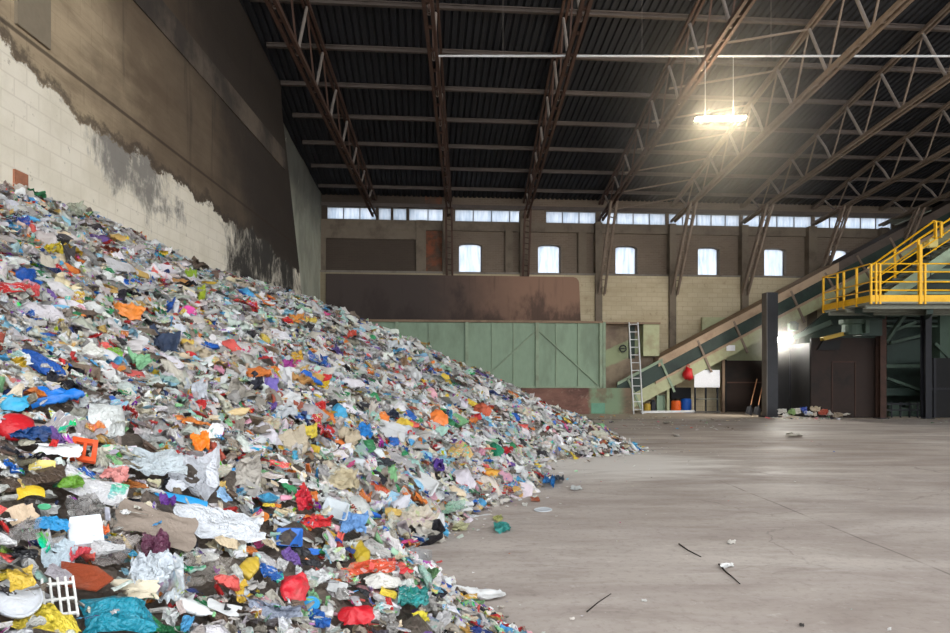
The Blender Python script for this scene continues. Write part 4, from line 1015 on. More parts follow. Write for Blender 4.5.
# pixel centre, extent, shape, colour, material, name, short reference, rest of the label, rotation, printed
LM = [
 (56, 410, 50, 27, 'flat', '1c72c8', 'plain', 'plastic_sheet', 'big royal blue sheet', 'curling up beside the red bowl', -.2, 0),
 (14, 414, 32, 13, 'bag', '3aa6cf', 'plain', 'plastic_bag', 'flattened cyan bag', 'uphill of the big royal blue sheet', 0, 0),
 (15, 436, 40, 25, 'dome', 'c01c26', 'plain', 'bowl', 'upturned red bowl', 'half sunk in the heap beside dark blue film', 0, 0),
 (27, 448, 42, 11, 'crumple', '1e4a86', 'film', 'film_scrap', 'dark blue film', 'bunched up under the upturned red bowl', 0, 0),
 (83, 459, 26, 22, 'frame', 'e4582c', 'plain', 'frame_piece', 'orange plastic frame', 'with open cells beside a white sheet', -.15, 0),
 (56, 457, 44, 15, 'flat', 'dcdcdc', 'paper', 'plastic_sheet', 'white sheet', 'tucked under the orange plastic frame', 0, 0),
 (150, 473, 64, 25, 'sheet', 'c6cfd4', 'film', 'plastic_sheet', 'pale blue-grey sheet', 'with faint print uphill of the big white sack', -.1, 0),
 (199, 489, 64, 38, 'sheet', 'dfe1e8', 'film', 'plastic_bag', 'big white sack', 'pointed and crumpled, above the long blue strip', .1, 0),
 (246, 476, 22, 34, 'sheet', 'c2bab0', 'film', 'film_scrap', 'beige-grey folded film', 'standing up downhill of the big white sack', 0, 0),
 (200, 451, 17, 16, 'crumple', 'f0801e', 'plain', 'wrapper', 'bright orange crumpled wrapper', 'beside a rust red wrapper', 0, 0),
 (217, 458, 20, 19, 'sheet', 'a04632', 'plain', 'wrapper', 'rust red wrapper', 'touching the bright orange crumpled wrapper', .0, 0),
 (234, 418, 29, 14, 'flat', 'dcc292', 'paper', 'card_piece', 'folded cream card', 'on the slope above the bright orange crumpled wrapper', -.2, 0),
 (195, 411, 19, 8, 'crumple', 'd63434', 'film', 'film_scrap', 'red crumpled film', 'uphill of the folded cream card', 0, 0),
 (269, 390, 17, 21, 'bag', '7f70c0', 'plain', 'plastic_bag', 'lavender bag', 'beside a crumpled black bag on the mid slope', 0, 0),
 (256, 386, 15, 13, 'crumple', '2c2c3a', 'film', 'plastic_bag', 'crumpled black bag', 'touching the lavender bag', 0, 0),
 (260, 444, 29, 9, 'strip', 'd8dbdc', 'plain', 'plastic_strip', 'pale flat strip', 'downhill of the bright orange crumpled wrapper', -.1, 0),
 (289, 461, 14, 15, 'sheet', '58b4d6', 'film', 'wrapper', 'sky blue wrapper', 'below the pale flat strip', 0, 0),
 (307, 436, 18, 11, 'sheet', 'e8cf4a', 'film', 'wrapper', 'lemon yellow wrapper', 'downhill of the pale flat strip', 0, 0),
 (193, 396, 22, 17, 'crumple', 'd6dae2', 'film', 'plastic_bag', 'bulging white bag', 'above the red crumpled film', 0, 0),
 (178, 508, 54, 8, 'strip', '2f9ad6', 'plain', 'plastic_strip', 'long bright blue strip', 'under the front edge of the big white sack', -.22, 0),
 (211, 534, 92, 27, 'sheet', 'dfe2e8', 'film', 'plastic_bag', 'long white sack', 'lying flat in front of the long bright blue strip', -.18, 0),
 (249, 573, 25, 25, 'bottle', 'c9a93a', 'plain', 'plastic_bottle', 'squashed amber yellow bottle', 'standing out in front of the long white sack', .9, 0),
 (290, 596, 27, 28, 'bag', 'd22c38', 'plain', 'plastic_bag', 'shiny red bag', 'uphill of the small blue lid', 0, 0),
 (310, 613, 18, 14, 'lid', '3d9ed6', 'plain', 'lid_scrap', 'small blue lid', 'downhill of the shiny red bag', 0, 0),
 (316, 532, 34, 12, 'crumple', 'd83236', 'film', 'wrapper', 'long red wrapper', 'downhill of the long white sack', 0, 0),
 (306, 511, 22, 16, 'crumple', 'd02436', 'film', 'film_scrap', 'glossy crimson film', 'bunched above the long red wrapper', 0, 0),
 (205, 582, 46, 28, 'sheet', '9c948c', 'clear', 'film_scrap', 'grey-brown clear film', 'uphill of the squashed amber yellow bottle', 0, 0),
 (165, 592, 32, 42, 'crumple', 'd2dadf', 'film', 'plastic_bag', 'white printed bag', 'behind the teal bag', 0, .7),
 (272, 624, 52, 18, 'sheet', '9aa2b4', 'film', 'film_scrap', 'bluish grey film', 'in front of the shiny red bag', 0, 0),
 (261, 525, 17, 10, 'lid', 'e48a3c', 'plain', 'lid_scrap', 'shallow orange dish', 'lying against the far end of the long white sack', 0, 0),
 (166, 515, 15, 9, 'crumple', '6a3490', 'film', 'film_scrap', 'deep purple scrap', 'beneath the long bright blue strip', 0, 0),
 (149, 533, 78, 32, 'flat', '8a7c70', 'paper', 'card_piece', 'big taupe sheet', 'curved like a trough uphill of the long white sack', -.3, 0),
 (57, 606, 34, 40, 'lattice', 'ecebe6', 'plain', 'crate_grid', 'white crate grid', 'with open slots beside the rust brown plate', .12, 0),
 (77, 590, 88, 26, 'plate', '99482e', 'plain', 'rigid_fragment', 'rust brown plate', 'angular and broken, behind the white crate grid', -.15, 0),
 (118, 630, 76, 36, 'bag', '2696ae', 'film', 'plastic_bag', 'teal bag', 'filling the near edge downhill of the white crate grid', 0, 0),
 (15, 612, 50, 40, 'lid', 'dcdfe6', 'plain', 'lid_scrap', 'large white lid', 'with mustard film on it, uphill of the white crate grid', 0, 0),
 (13, 610, 24, 20, 'flat', 'dcb848', 'film', 'film_scrap', 'mustard film', 'lying on top of the large white lid', 0.3, 0),
 (20, 545, 42, 22, 'sheet', 'aaa5a2', 'clear', 'film_scrap', 'grey clear film', 'by the blue shreds above the large white lid', 0, 0),
 (85, 525, 34, 22, 'crumple', '8a8684', 'clear', 'film_scrap', 'smoky clear film', 'uphill of the big taupe sheet', 0, 0),
 (83, 547, 34, 21, 'box', 'd9dde2', 'paper', 'carton', 'flat white carton', 'below the smoky clear film', .1, 0),
 (99, 542, 14, 11, 'crumple', 'ee7c48', 'plain', 'wrapper', 'salmon orange scrap', 'on the corner of the flat white carton', 0, 0),
 (57, 564, 34, 26, 'flat', 'c2d2dc', 'film', 'plastic_sheet', 'pale ice blue sheet', 'above the rust brown plate', 0, 0),
 (79, 573, 21, 14, 'crumple', 'e0505a', 'film', 'film_scrap', 'coral red film', 'touching the rust brown plate', 0, 0),
 (117, 563, 58, 27, 'sheet', 'a89e9a', 'clear', 'film_scrap', 'long taupe clear film', 'in front of the big taupe sheet', .1, 0),
 (157, 557, 24, 24, 'crumple', '6c3a52', 'film', 'film_scrap', 'plum purple film', 'at the near end of the big taupe sheet', 0, 0),
 (146, 588, 40, 29, 'crumple', 'd8dfe6', 'film', 'plastic_bag', 'soft white bag', 'downhill of the rust brown plate tip', 0, 0),
 (127, 603, 56, 19, 'flat', 'd8ccb4', 'paper', 'card_piece', 'cream sheet', 'just behind the teal bag', 0, 0),
 (47, 538, 32, 13, 'sheet', '2f9bd8', 'film', 'film_scrap', 'torn sky blue film', 'uphill of the flat white carton', -.1, 0),
 (42, 517, 14, 6, 'lid', '4eb080', 'plain', 'lid_scrap', 'little green lid', 'behind the torn sky blue film', 0, 0),
 (15, 525, 28, 17, 'flat', 'cdb59a', 'paper', 'card_piece', 'tan card', 'uphill of the little green lid', .3, 0),
 (31, 491, 66, 14, 'strip', '5c4c40', 'film', 'plastic_strip', 'long dark brown strip', 'below the upturned red bowl', .28, 0),
 (40, 479, 27, 11, 'tray', 'ead67c', 'plain', 'plastic_tray', 'white and yellow tray', 'above the long dark brown strip', 0, 0),
 (68, 493, 26, 12, 'bag', '6c9e34', 'film', 'plastic_bag', 'leaf green bag', 'downhill of the long dark brown strip', 0, 0),
 (29, 503, 28, 10, 'strip', 'e0bc34', 'plain', 'plastic_strip', 'mustard yellow strip', 'under the long dark brown strip', .1, 0),
 (93, 494, 66, 22, 'strip', 'd6d4d6', 'film', 'plastic_strip', 'striped white band', 'arching downhill from the leaf green bag', -.3, .8),
 (109, 489, 25, 13, 'crumple', 'e89a94', 'film', 'film_scrap', 'pink crumpled film', 'beside the amber brown wrapper', 0, 0),
 (133, 492, 26, 10, 'sheet', 'a8642a', 'film', 'wrapper', 'amber brown wrapper', 'below the pale blue-grey sheet', 0, 0),
 (22, 281, 28, 18, 'bag', '1c58b0', 'film', 'plastic_bag', 'royal blue bag', 'high on the heap near the wall', -.2, 0),
 (52, 257, 21, 9, 'crumple', 'dcc232', 'film', 'wrapper', 'bright yellow wrapper', 'high on the heap behind the royal blue bag', 0, 0),
 (27, 299, 20, 12, 'crumple', 'ee5a5c', 'film', 'film_scrap', 'coral pink film', 'in front of the royal blue bag', 0, 0),
 (58, 313, 25, 9, 'lid', '7ab6d8', 'plain', 'lid_scrap', 'light blue oval lid', 'in front of the coral pink film', 0, 0),
 (126, 317, 31, 12, 'sheet', 'e88a3c', 'plain', 'plastic_sheet', 'curved orange sheet', 'downhill of the light blue oval lid', -.25, 0),
 (189, 313, 15, 11, 'lid', 'e052a0', 'plain', 'lid_scrap', 'magenta disc', 'beside a white oval lid high on the slope', -.5, 0),
 (176, 314, 17, 19, 'flat', 'e4e4e6', 'plain', 'plastic_sheet', 'white oval flap', 'uphill of the magenta disc', -.6, 0),
 (163, 347, 32, 21, 'sheet', '2b3850', 'paper', 'cloth', 'dark navy cloth', 'crumpled below the magenta disc', -.3, 0),
 (111, 361, 21, 14, 'bag', '8cc83c', 'film', 'packet', 'lime and yellow packet', 'uphill of the mint green film', 0, .8),
 (134, 368, 26, 14, 'sheet', '94cc9c', 'film', 'film_scrap', 'mint green film', 'downhill of the lime and yellow packet', 0, 0),
 (40, 373, 52, 14, 'bag', '1f5cb4', 'film', 'plastic_bag', 'long cobalt bag', 'stretched down the slope above the big royal blue sheet', -.52, 0),
 (11, 371, 18, 18, 'sheet', 'bc9820', 'film', 'wrapper', 'dark yellow wrapper', 'uphill of the long cobalt bag', 0, 0),
 (185, 347, 16, 8, 'flat', 'dcba58', 'paper', 'card_piece', 'straw yellow flap', 'downhill of the dark navy cloth', -.2, 0),
 (168, 313, 13, 9, 'crumple', '2462c0', 'film', 'film_scrap', 'small ultramarine scrap', 'uphill of the white oval flap', 0, 0),
 (190, 279, 12, 8, 'crumple', 'a4c43c', 'film', 'film_scrap', 'yellow-green scrap', 'near the top edge by the white wall', 0, 0),
 (200, 297, 8, 18, 'sheet', 'b4c43e', 'film', 'wrapper', 'upright olive green wrapper', 'pointing up behind the magenta disc', 0, 0),
 (20, 228, 15, 10, 'crumple', '2e54b0', 'film', 'film_scrap', 'starry blue scrap', 'close under the brick in the wall', 0, .3),
 (35, 229, 11, 11, 'sheet', 'b82c3c', 'film', 'wrapper', 'small dark red wrapper', 'downhill of the starry blue scrap', -.5, 0),
 (10, 248, 20, 8, 'bag', '3e9250', 'film', 'plastic_bag', 'forest green bag', 'near the wall in front of the starry blue scrap', 0, 0),
 (14, 204, 10, 8, 'bottle', '2c9c54', 'plain', 'plastic_bottle', 'little green bottle', 'at the very top of the heap beside the brick', .3, 0),
 (74, 214, 23, 14, 'sheet', 'c4ccb4', 'clear', 'film_scrap', 'green-edged clear film', 'on the crest of the heap against the wall', -.5, 0),
 (295, 321, 15, 9, 'sheet', 'f0a04a', 'film', 'wrapper', 'peach orange wrapper', 'far up the slope near the dark corner', 0, 0),
 (311, 323, 11, 6, 'sheet', 'eacc5a', 'film', 'wrapper', 'pale yellow wrapper', 'downhill of the peach orange wrapper', 0, 0),
 (286, 315, 12, 6, 'sheet', '96cce0', 'film', 'film_scrap', 'baby blue film', 'behind the peach orange wrapper', 0, 0),
 (351, 338, 9, 9, 'crumple', 'e8604c', 'film', 'wrapper', 'coral wrapper', 'far up the slope before the green bunker', 0, 0),
 (337, 356, 12, 11, 'crumple', '6a56a0', 'film', 'plastic_bag', 'violet bag', 'in front of the coral wrapper', 0, 0),
 (297, 361, 11, 10, 'crumple', 'eab846', 'film', 'wrapper', 'golden wrapper', 'downhill of a magenta film scrap', 0, 0),
 (285, 367, 13, 8, 'sheet', 'a83a92', 'film', 'film_scrap', 'vivid magenta film', 'uphill of the golden wrapper', 0, 0),
 (261, 364, 22, 8, 'sheet', 'c23438', 'film', 'wrapper', 'long scarlet wrapper', 'above the lavender bag', -.1, 0),
 (285, 380, 25, 18, 'flat', 'dfdee0', 'plain', 'plastic_sheet', 'broad white sheet', 'downhill of the lavender bag', -.3, 0),
 (321, 382, 16, 7, 'crumple', 'd42c2e', 'film', 'wrapper', 'bright red wrapper', 'stacked behind a yellow wrapper', 0, 0),
 (322, 390, 15, 7, 'crumple', 'ecc22a', 'film', 'wrapper', 'canary yellow wrapper', 'just in front of the bright red wrapper', 0, 0),
 (338, 416, 16, 17, 'bag', '52b4e0', 'film', 'plastic_bag', 'sky blue bag', 'downhill of the lemon yellow wrapper, higher', -.3, 0),
 (363, 437, 15, 13, 'crumple', '2c8cdc', 'film', 'plastic_bag', 'azure bag', 'uphill of the magenta strip', 0, 0),
 (381, 444, 8, 13, 'sheet', 'd040b4', 'film', 'plastic_strip', 'magenta strip', 'between the azure bag and a blue bag', 0, 0),
 (392, 444, 12, 8, 'bag', '1e68c0', 'film', 'plastic_bag', 'small blue bag', 'downhill of the magenta strip', 0, 0),
 (438, 421, 19, 15, 'bag', 'f08440', 'plain', 'plastic_bag', 'rounded orange bag', 'on the lower slope downhill of a black bag', -.5, 0),
 (437, 471, 14, 12, 'crumple', '5c3c98', 'film', 'plastic_bag', 'bunched purple bag', 'on the lower slope in front of the rounded orange bag', 0, 0),
 (364, 408, 25, 9, 'strip', '34343c', 'film', 'plastic_strip', 'black strip', 'downhill of the sky blue bag', -.35, 0),
 (391, 420, 13, 8, 'crumple', '2a3246', 'film', 'plastic_bag', 'dark navy bag', 'uphill of the rounded orange bag', 0, 0),
 (388, 432, 32, 15, 'flat', 'c8c8c8', 'plain', 'plastic_sheet', 'smooth grey sheet', 'right behind the small blue bag', -.25, 0),
 (319, 412, 12, 9, 'crumple', 'e23a38', 'film', 'wrapper', 'tomato red wrapper', 'uphill of the sky blue bag', 0, 0),
 (420, 486, 34, 16, 'tray', 'dadada', 'plain', 'plastic_tray', 'long white tray', 'tilted uphill of the bunched purple bag', -.6, 0),
 (341, 485, 34, 21, 'crumple', 'd8c8a6', 'film', 'plastic_bag', 'cream coloured sack', 'in front of the azure bag', 0, 0),
 (380, 468, 22, 8, 'crumple', '30343a', 'film', 'film_scrap', 'charcoal film', 'in front of the magenta strip', 0, 0),
 (376, 490, 26, 9, 'strip', 'd4582e', 'film', 'plastic_strip', 'red and green strip', 'downhill of the cream coloured sack', -.4, .6),
 (348, 406, 1, 1, None, '', '', '', '', '', 0, 0),
 (361, 560, 24, 25, 'bottle', 'b49a2e', 'plain', 'plastic_bottle', 'crushed olive amber bottle', 'near the toe of the heap, uphill of the clear tub', -1.0, 0),
 (377, 540, 23, 6, 'strip', 'e2cc44', 'plain', 'plastic_strip', 'yellow bar', 'behind the crushed olive amber bottle', .05, 0),
 (420, 561, 24, 18, 'tray', 'd8dce0', 'clear', 'tub', 'clear plastic tub', 'at the toe of the heap on the bare floor', -.1, 0),
 (478, 596, 52, 12, 'flat', 'f0f0f0', 'paper', 'card_piece', 'long white board', 'jutting out over the bare floor', 0, 0),
 (462, 604, 28, 13, 'bag', 'd8a83a', 'film', 'packet', 'red and yellow packet', 'under the long white board', 0, .9),
 (355, 626, 32, 18, 'bag', 'cc1f2c', 'plain', 'plastic_bag', 'crimson sack', 'at the near edge, downhill of the small blue lid', 0, 0),
 (408, 610, 30, 18, 'crumple', '2e8a86', 'film', 'plastic_bag', 'dark teal bag', 'downhill of the crimson sack', 0, .3),
 (417, 628, 16, 11, 'sheet', 'e4d444', 'film', 'wrapper', 'acid yellow wrapper', 'in front of the dark teal bag', 0, 0),
 (411, 525, 40, 20, 'crumple', 'dccfba', 'film', 'plastic_bag', 'big cream bag', 'at the toe above the clear plastic tub', 0, .3),
 (350, 533, 26, 20, 'sheet', '6d9ad0', 'film', 'plastic_bag', 'powder blue bag', 'downhill of the long red wrapper', 0, 0),
 (360, 525, 12, 12, 'sheet', '2a52b4', 'film', 'film_scrap', 'navy blue triangle', 'on top of the powder blue bag', 0, 0),
 (335, 519, 26, 18, 'tray', 'bcc2c6', 'plain', 'plastic_tray', 'silvery tray', 'downhill of the glossy crimson film', -.3, 0),
 (369, 577, 48, 12, 'crumple', 'dc5634', 'film', 'wrapper', 'crumpled orange-red wrapper', 'below the crushed olive amber bottle', .1, .5),
 (486, 473, 21, 12, 'flat', 'f2b850', 'film', 'plastic_sheet', 'apricot sheet', 'low on the heap near the pale floor', -.3, 0),
 (495, 453, 14, 13, 'bag', '1f8a66', 'film', 'plastic_bag', 'emerald bag', 'above the apricot sheet', -.6, 0),
 (507, 455, 10, 7, 'crumple', 'c82c34', 'film', 'wrapper', 'ruby wrapper', 'downhill of the emerald bag', 0, 0),
 (482, 413, 16, 13, 'bag', 'd86a4c', 'film', 'plastic_bag', 'brick red bag', 'high on the far slope before the rusty plinth', -.6, 0),
 (549, 485, 12, 7, 'crumple', '2c7cc4', 'film', 'film_scrap', 'blue scrap', 'at the tip of the toe beside the pale floor', 0, 0),
 (559, 482, 9, 5, 'crumple', '3c4858', 'film', 'film_scrap', 'slate grey scrap', 'farther out than the blue scrap at the toe', 0, 0),
 (445, 514, 44, 10, 'sheet', '9cc8ac', 'clear', 'film_scrap', 'pale green clear film', 'flat at the toe behind the big cream bag', .25, 0),
]
LM = [q for q in LM if q[4]]
for (px, py, w_, h_, shp, colour, mat, nm, ref, tail, rot, pr) in LM:
    piece(nm, shp, px, py, w_, h_, colour, ref + ' ' + tail, CATS[nm], mat, rot, 'waste pieces on the heap', pr, lift=.10 if ref == 'mustard film' else .045)

# pieces lying on the bare floor
FL = [
 (456, 527, 24, 7, 'sheet', 'd6d4a8', 'film', 'film_scrap', 'crumpled pale yellow-green film lying flat on the floor beside the big cream bag', -.1),
 (502, 530, 17, 7, 'crumple', '3c9c96', 'film', 'film_scrap', 'teal crumpled scrap alone on the bare floor, the brightest one there', 0),
 (498, 519, 9, 6, 'crumple', 'c6c878', 'film', 'film_scrap', 'small yellow-green scrap on the floor just behind the teal one', 0),
 (543, 510, 18, 4.5, 'lid', 'cfd4da', 'plain', 'lid_scrap', 'pale grey oval lid lying alone on the floor beyond the toe', 0),
 (537, 499, 11, 4, 'flat', 'd2714c', 'film', 'film_scrap', 'flat orange-red scrap on the floor behind the pale grey oval lid', 0),
 (727, 567, 12, 4, 'crumple', 'e4e2e0', 'paper', 'film_scrap', 'thin white scrap on the floor touching the bent twig', 0),
 (732, 543, 8, 4, 'crumple', 'e2dcd4', 'paper', 'film_scrap', 'small white lump on the floor behind the two dark twigs', 0),
 (802, 626, 5, 3, 'crumple', '35302e', 'paper', 'rigid_fragment', 'black pebble-sized fragment alone on the near floor', 0),
 (891, 630, 7, 3, 'flat', 'e6e4e2', 'paper', 'film_scrap', 'white speck of film on the near floor past the black fragment', 0),
 (644, 601, 5, 2.5, 'flat', 'e2dfdb', 'paper', 'film_scrap', 'tiny white speck on the near floor between heap and twigs', 0),
 (794, 435.5, 18, 3, 'sheet', 'c8c0b4', 'film', 'film_scrap', 'flat beige film on the floor in front of the brown plate wall', 0),
 (676, 436, 7, 3, 'crumple', 'e6e2de', 'film', 'film_scrap', 'white crumpled scrap on the floor out in front of the ladder', 0),
 (667, 423, 7, 2.5, 'crumple', 'dedad4', 'film', 'film_scrap', 'white scrap on the floor close in front of the whiteboard', 0),
 (525, 505, 5, 3, 'crumple', 'd6d4ce', 'paper', 'film_scrap', 'little grey scrap on the floor uphill of the orange-red scrap', 0),
 (576, 489, 10, 4, 'crumple', 'd8dcdc', 'film', 'film_scrap', 'pale clear scrap on the pale floor past the slate grey scrap', 0),
]
for (px, py, w_, h_, shp, colour, mat, nm, lab, rot) in FL:
    piece(nm, shp, px, py, w_, h_, colour, lab, CATS[nm], mat, rot, 'scraps on the bare floor', zk=.35)
def twig(pts, r, lab):
    q = []
    for px, py in pts:
        X, Y, Z = hit(px, py); q.append(Vector((X, Y, r)))
    tag(MB().tube(q, r, 6, r * .6).build('twig', M['stick']), lab, 'twig', 'twigs on the floor')
twig([(679, 545), (688, 551), (701, 558)], .007, 'longer dark twig lying on the open floor behind the bent one')
twig([(719, 565), (726, 573), (731, 577), (740, 585)], .007, 'bent dark twig lying on the floor beside a thin white scrap')
twig([(587, 613), (598, 604), (611, 595)], .005, 'thin grey-brown twig lying on the near floor by the toe')
# spill at the foot of the plate wall: a few countable pieces
SP_ = [(782, 413, 9, 5, 'd8d4cc', 'white scrap by the foot of the black column'), (790, 415, 10, 5, '8aa86a', 'greenish scrap in the spill below the dark bay'), (797, 412, 8, 5, 'd2ccc2', 'pale scrap heaped at the rear of the spill below the dark bay'),
       (803, 413, 9, 6, '3858c0', 'bright blue bag in the spill below the dark bay'), (809, 415, 9, 5, 'd8e0e8', 'white bag touching the bright blue bag below the dark bay'), (816, 411, 10, 5, 'c8b8a0', 'beige scrap at the foot of the brown plate wall'),
       (823, 414, 9, 5, 'b45038', 'rust red scrap at the foot of the brown plate wall'), (830, 415, 9, 4, 'e0dcd6', 'white scrap at the foot of the brown plate wall'), (838, 416.5, 10, 4, 'a89884', 'dull tan scrap ending the spill along the brown plate wall'),
       (845, 417, 9, 3, 'ccc4b8', 'pale flat scrap nearest the dark brown platform column'), (786, 416.5, 8, 3, 'e2dfda', 'flat white scrap in front of the greenish one by the black column'), (812, 417, 9, 3, 'c2b6a6', 'flat beige scrap lying before the white bag')]
for px, py, w_, h_, colour, lab in SP_:
    Yq = 24.5 + (417.5 - py) * .06; piece('film_scrap', 'crumple', px, py, w_, h_, colour, lab, 'film', 'film', 0, 'spill by the plate wall', 0, zk=.8, where=(X_(px, Yq), Yq, max(.06, Z_(py, Yq))))

# further countable pieces, the largest showing ones between the landmarks
ACOL = [('white', 'e0e0e0', 26), ('pale grey', 'c8c6c4', 26), ('mid grey', 'a4a09c', 14), ('silvery', 'd2d6da', 9), ('beige', 'd0bfa4', 11), ('brown', '86684e', 5), ('black', '303034', 5), ('red', 'cc3236', 7), ('blue', '2a68bc', 6), ('light blue', '84bcd8', 7),
        ('green', '3f9660', 5), ('pale green', 'a6ccae', 5), ('yellow', 'e4c444', 7), ('orange', 'e6843c', 4), ('pink', 'e4a0b4', 4), ('purple', '70509a', 2)]
AW = np.array([c[2] for c in ACOL], float); AW /= AW.sum()
AKIND = [('film_scrap', 'sheet', 'film', 'crumpled', 'film', 26), ('film_scrap', 'crumple', 'film', 'balled-up', 'film', 14), ('plastic_bag', 'bag', 'film', 'flattened', 'bag', 14), ('plastic_bag', 'puff', 'film', 'puffed-up', 'bag', 6), ('wrapper', 'sheet', 'film', 'printed', 'wrapper', 12),
         ('plastic_bottle', 'bottle', 'plain', 'crushed', 'bottle', 8), ('plastic_tray', 'tray', 'plain', 'broken', 'tray', 5), ('lid_scrap', 'lid', 'plain', 'round', 'lid', 4), ('rigid_fragment', 'plate', 'plain', 'hard', 'fragment', 6), ('plastic_strip', 'strip', 'plain', 'curled', 'strip', 8), ('card_piece', 'flat', 'paper', 'limp', 'flap', 7)]
KW = np.array([k[5] for k in AKIND], float); KW /= KW.sum()
taken = [(q[0], q[1], max(q[2], q[3]) * .55) for q in LM]; used = set(); made = 0; tries = 0
arng = np.random.default_rng(5)
refs = [(q[0], q[1], q[8]) for q in LM]
def relation(px, py, taken_words):
    d = sorted(((math.hypot(px - a, (py - b) * 1.4), a, b, r) for a, b, r in refs))
    for k in range(5):
        _, a, b, r = d[k]; dx, dy = px - a, py - b
        if abs(dy) * 1.4 < abs(dx) * .45: w_ = 'downhill of' if dx > 0 else 'uphill of'
        elif abs(dx) < abs(dy) * .6: w_ = 'in front of' if dy > 0 else 'behind'
        else: w_ = ('downhill and ' if dx > 0 else 'uphill and ') + ('in front of' if dy > 0 else 'behind')
        yield f'{w_} the {r}'
    yield f'between the {d[0][3]} and the {d[1][3]}'
while made < 190 and tries < 9000:
    tries += 1
    py = 633 - 330 * arng.random() ** 1.5; px = arng.uniform(0, 545)
    X, Y, Z = hit(px, py)
    if Z < .08 or X < WX + .15: continue
    size_m = float(np.clip(.17 * math.exp(arng.normal(0, .3)), .08, .28)) * min(1, max(.5, Y / 7)); w_ = size_m * F / Y
    if w_ < 9: w_ = 9 + arng.random() * 3
    w_ = min(w_, 40); h_ = w_ * arng.uniform(.3, .7); R = w_ * .5
    if any(math.hypot(px - a, (py - b) * 1.3) < (rr + R * .62) for a, b, rr in taken): continue
    ck = ACOL[arng.choice(len(ACOL), p=AW)]; kk = AKIND[arng.choice(len(AKIND), p=KW)]
    lab = None
    for rel in relation(px, py, None):
        t = f'{kk[3]} {ck[0]} {kk[4]} {rel}'
        key = (ck[0], kk[4], rel)
        if key not in used and len(t.replace('-', ' ').split()) <= 16: lab = t; used.add(key); break
    if not lab: continue
    taken.append((px, py, R * .8)); made += 1
    col = hexc(ck[1]); col = tuple(np.clip(np.array(col[:3]) * arng.uniform(.88, 1.08), 0, .9)) + (1,)
    mt = 'clear' if kk[0] == 'film_scrap' and ck[0] in ('mid grey', 'silvery', 'pale grey') and arng.random() < .5 else kk[2]
    piece(kk[0], kk[1], px, py, w_, h_, col, lab, CATS[kk[0]], mt, float(arng.normal(-.32, .25)), 'waste pieces on the heap', .8 if kk[3] == 'printed' else (.5 if arng.random() < .25 else 0), lift=.04)


# ---- the uncountable rest: core and scraps as one object, tiny litter as another
parts = []
# core of the heap
gy = np.linspace(.4, 27.2, 150); gt = np.linspace(0, 1.02, 70); GY, GT = np.meshgrid(gy, gt, indexing='ij'); GX = WX - .02 + (np.interp(GY, TY, TXX) - WX) * GT
GZ = heap(GX, GY) - .03 + .05 * RNG.normal(0, 1, GX.shape) * (GT < .97)
ny_, nt_ = GX.shape; idx = np.arange(ny_ * nt_).reshape(ny_, nt_)
q = np.stack([idx[:-1, :-1], idx[1:, :-1], idx[1:, 1:], idx[:-1, 1:]], -1).reshape(-1, 4)
cv = np.stack([GX, GY, GZ], -1).reshape(-1, 3); ct = np.tile(np.array([*srgb(104, 94, 86)[:3], 0.]), (len(cv), 1)) * np.concatenate([RNG.uniform(.5, 1.3, (len(cv), 1))] * 3 + [np.ones((len(cv), 1))], 1)
parts.append((cv, q.ravel(), np.arange(len(q)) * 4, ct, cv * 3))
def lognorm(n, med, sig, lo, hi): return np.clip(med * np.exp(RNG.normal(0, sig, n)), lo, hi)
def near_size(y, s): return s * np.clip(y / 6.0, .5, 1.0)
n = 15000; x, y = sample(n, 1.0, 9.0, RNG); parts.append(scatter(NEAR, x, y, near_size(y, lognorm(n, .18, .42, .06, .42)), RNG.uniform(-.05, .05, n), RNG, far_white=.72))
n = 22000; x, y = sample(n, 1.0, 9.5, RNG); parts.append(scatter(NEAR, x, y, near_size(y, lognorm(n, .09, .35, .03, .18)), RNG.uniform(-.02, .08, n), RNG, .42, far_white=.72))
n = 9000; x, y = sample(n, 1.0, 4.5, RNG); parts.append(scatter(NEAR, x, y, lognorm(n, .06, .35, .02, .12), RNG.uniform(-.02, .05, n), RNG, .42, far_white=.72))
n = 16000; x, y = sample(n, 8.5, 15.5, RNG); parts.append(scatter(NEAR[:16] + FAR, x, y, lognorm(n, .15, .40, .05, .38), RNG.uniform(-.04, .07, n), RNG, .26, far_white=1.15))
n = 24000; x, y = sample(n, 15, 27, RNG); parts.append(scatter(FAR, x, y, lognorm(n, .16, .40, .06, .40), RNG.uniform(-.04, .10, n), RNG, .28, .12, far_white=1.5))
# loose litter around the toe
def litter(n, x, y, med, tilt=.15):
    keep = (np.interp(y, TY, TXX) < x + .1) | (y > 27); x, y = x[keep], y[keep]; m_ = len(x); sz = lognorm(m_, med, .45, .012, .2) * np.clip(y / 12, .35, 1)
    return scatter(FAR, x, y, sz, .012 + sz * .12, RNG, tilt, .1, (.3, .8))
V_, L_, S_, T_, O_ = cat(parts)
me = np_mesh('plastic_waste', V_, L_, S_); set_attr(me, T_, O_); me.materials.append(WM['film']); me.polygons.foreach_set('use_smooth', [True] * len(me.polygons))
ob = bpy.data.objects.new('plastic_waste', me); COL.objects.link(ob)
tag(ob, 'huge sloping heap of mixed shredded plastic waste piled against the side wall', 'waste heap', None, 'stuff')
lp = []
n = 420; y = RNG.uniform(3.5, 26, n); x = np.interp(y, TY, TXX) + np.abs(RNG.normal(0, .38, n)); lp.append(litter(n, x, y, .05))
n = 260; y = RNG.uniform(3.6, 26, n); x = np.interp(y, TY, TXX) + RNG.exponential(2.2, n); lp.append(litter(n, x, y, .022))
n = 170; y = RNG.uniform(19, 26, n); x = RNG.uniform(3.2, 8.5, n); lp.append(litter(n, x, y, .07))
n = 90; y = RNG.uniform(24.2, 25.15, n); x = RNG.uniform(11.6, 14.9, n); lp.append(litter(n, x, y, .09))
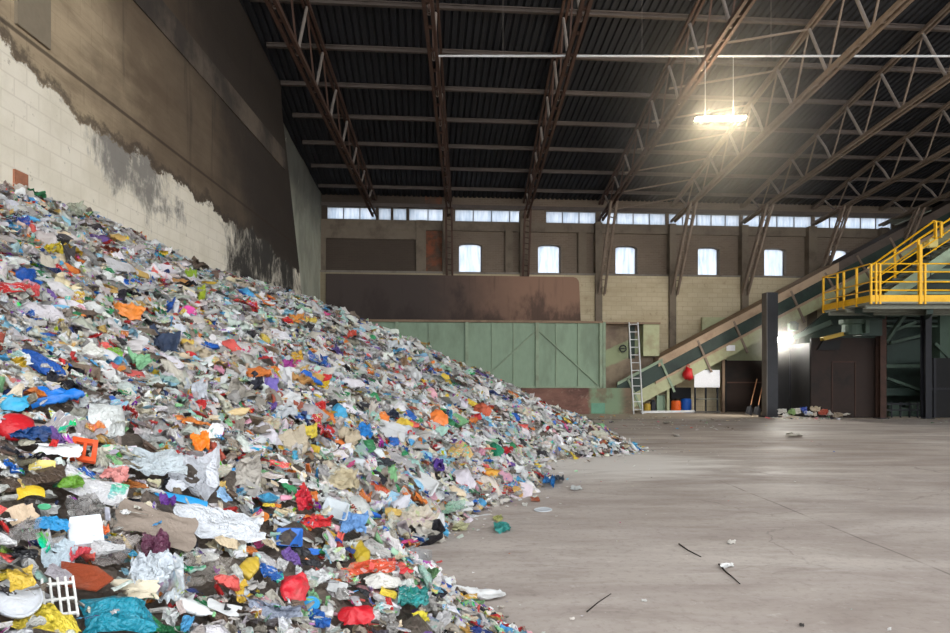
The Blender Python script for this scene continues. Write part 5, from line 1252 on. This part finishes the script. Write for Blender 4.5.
n = 60; y = RNG.uniform(22, 25, n); x = RNG.uniform(8, 18, n); lp.append(litter(n, x, y, .06))
V_, L_, S_, T_, O_ = cat(lp)
me = np_mesh('litter', V_, L_, S_); set_attr(me, T_, O_); me.materials.append(WM['paper'])
ob = bpy.data.objects.new('litter', me); COL.objects.link(ob); tag(ob, 'tiny scraps of litter strewn over the concrete floor beyond the heap', 'litter', None, 'stuff')

# ------------------------------------------------------------------ light: overcast sky through the open front and the windows
wd = bpy.data.worlds.new('overcast_sky'); SC.world = wd; wd.use_nodes = True; t = wd.node_tree; t.nodes.clear()
o = t.nodes.new('ShaderNodeOutputWorld'); bg = t.nodes.new('ShaderNodeBackground'); bg.inputs[0].default_value = (.93, .97, 1, 1); bg.inputs[1].default_value = 1.85
t.links.new(bg.outputs[0], o.inputs[0])
SC.view_settings.view_transform = 'Standard'; SC.view_settings.look = 'None'; SC.view_settings.exposure = 1.25; SC.view_settings.gamma = 1
SC.view_settings.use_curve_mapping = False
SC.cycles.max_bounces = 8; SC.cycles.transparent_max_bounces = 12; SC.cycles.use_denoising = True; SC.cycles.sample_clamp_indirect = 6

def haze(nm, c, rad, dens, label, col=(1, .97, .92, 1)):  # scattering ball added around a lamp to draw its glow
    hz = NT(nm + '_air'); vs_ = hz.n('ShaderNodeVolumeScatter'); vs_.inputs['Anisotropy'].default_value = .2; vs_.inputs[0].default_value = col
    d = hz.n('ShaderNodeVectorMath', operation='DISTANCE'); hz.set(d.inputs[0], hz.pos()); d.inputs[1].default_value = c
    hz.set(vs_.inputs['Density'], hz.ramp(d.outputs['Value'], 0.0, rad, dens, 0)); hz.t.links.new(vs_.outputs[0], hz.out.inputs['Volume'])
    m = MB(); m.lathe([(rad * math.sin(math.pi * (i + .02) / 12.04), -rad * math.cos(math.pi * (i + .02) / 12.04)) for i in range(13)], c, 20)
    tag(m.build('haze', hz.m), label, 'haze', None, 'stuff')
cL = (at(695, 119, 16.6) + at(746, 118, 16.6)) / 2
haze('lamp', tuple(cL), 3.8, .075, 'ball of haze added for the halo of the hanging fluorescent lamp')
haze('flood', tuple(at(780.5, 340, 26.55)), 1.5, .14, 'ball of haze added for the halo of the floodlight behind the black column')
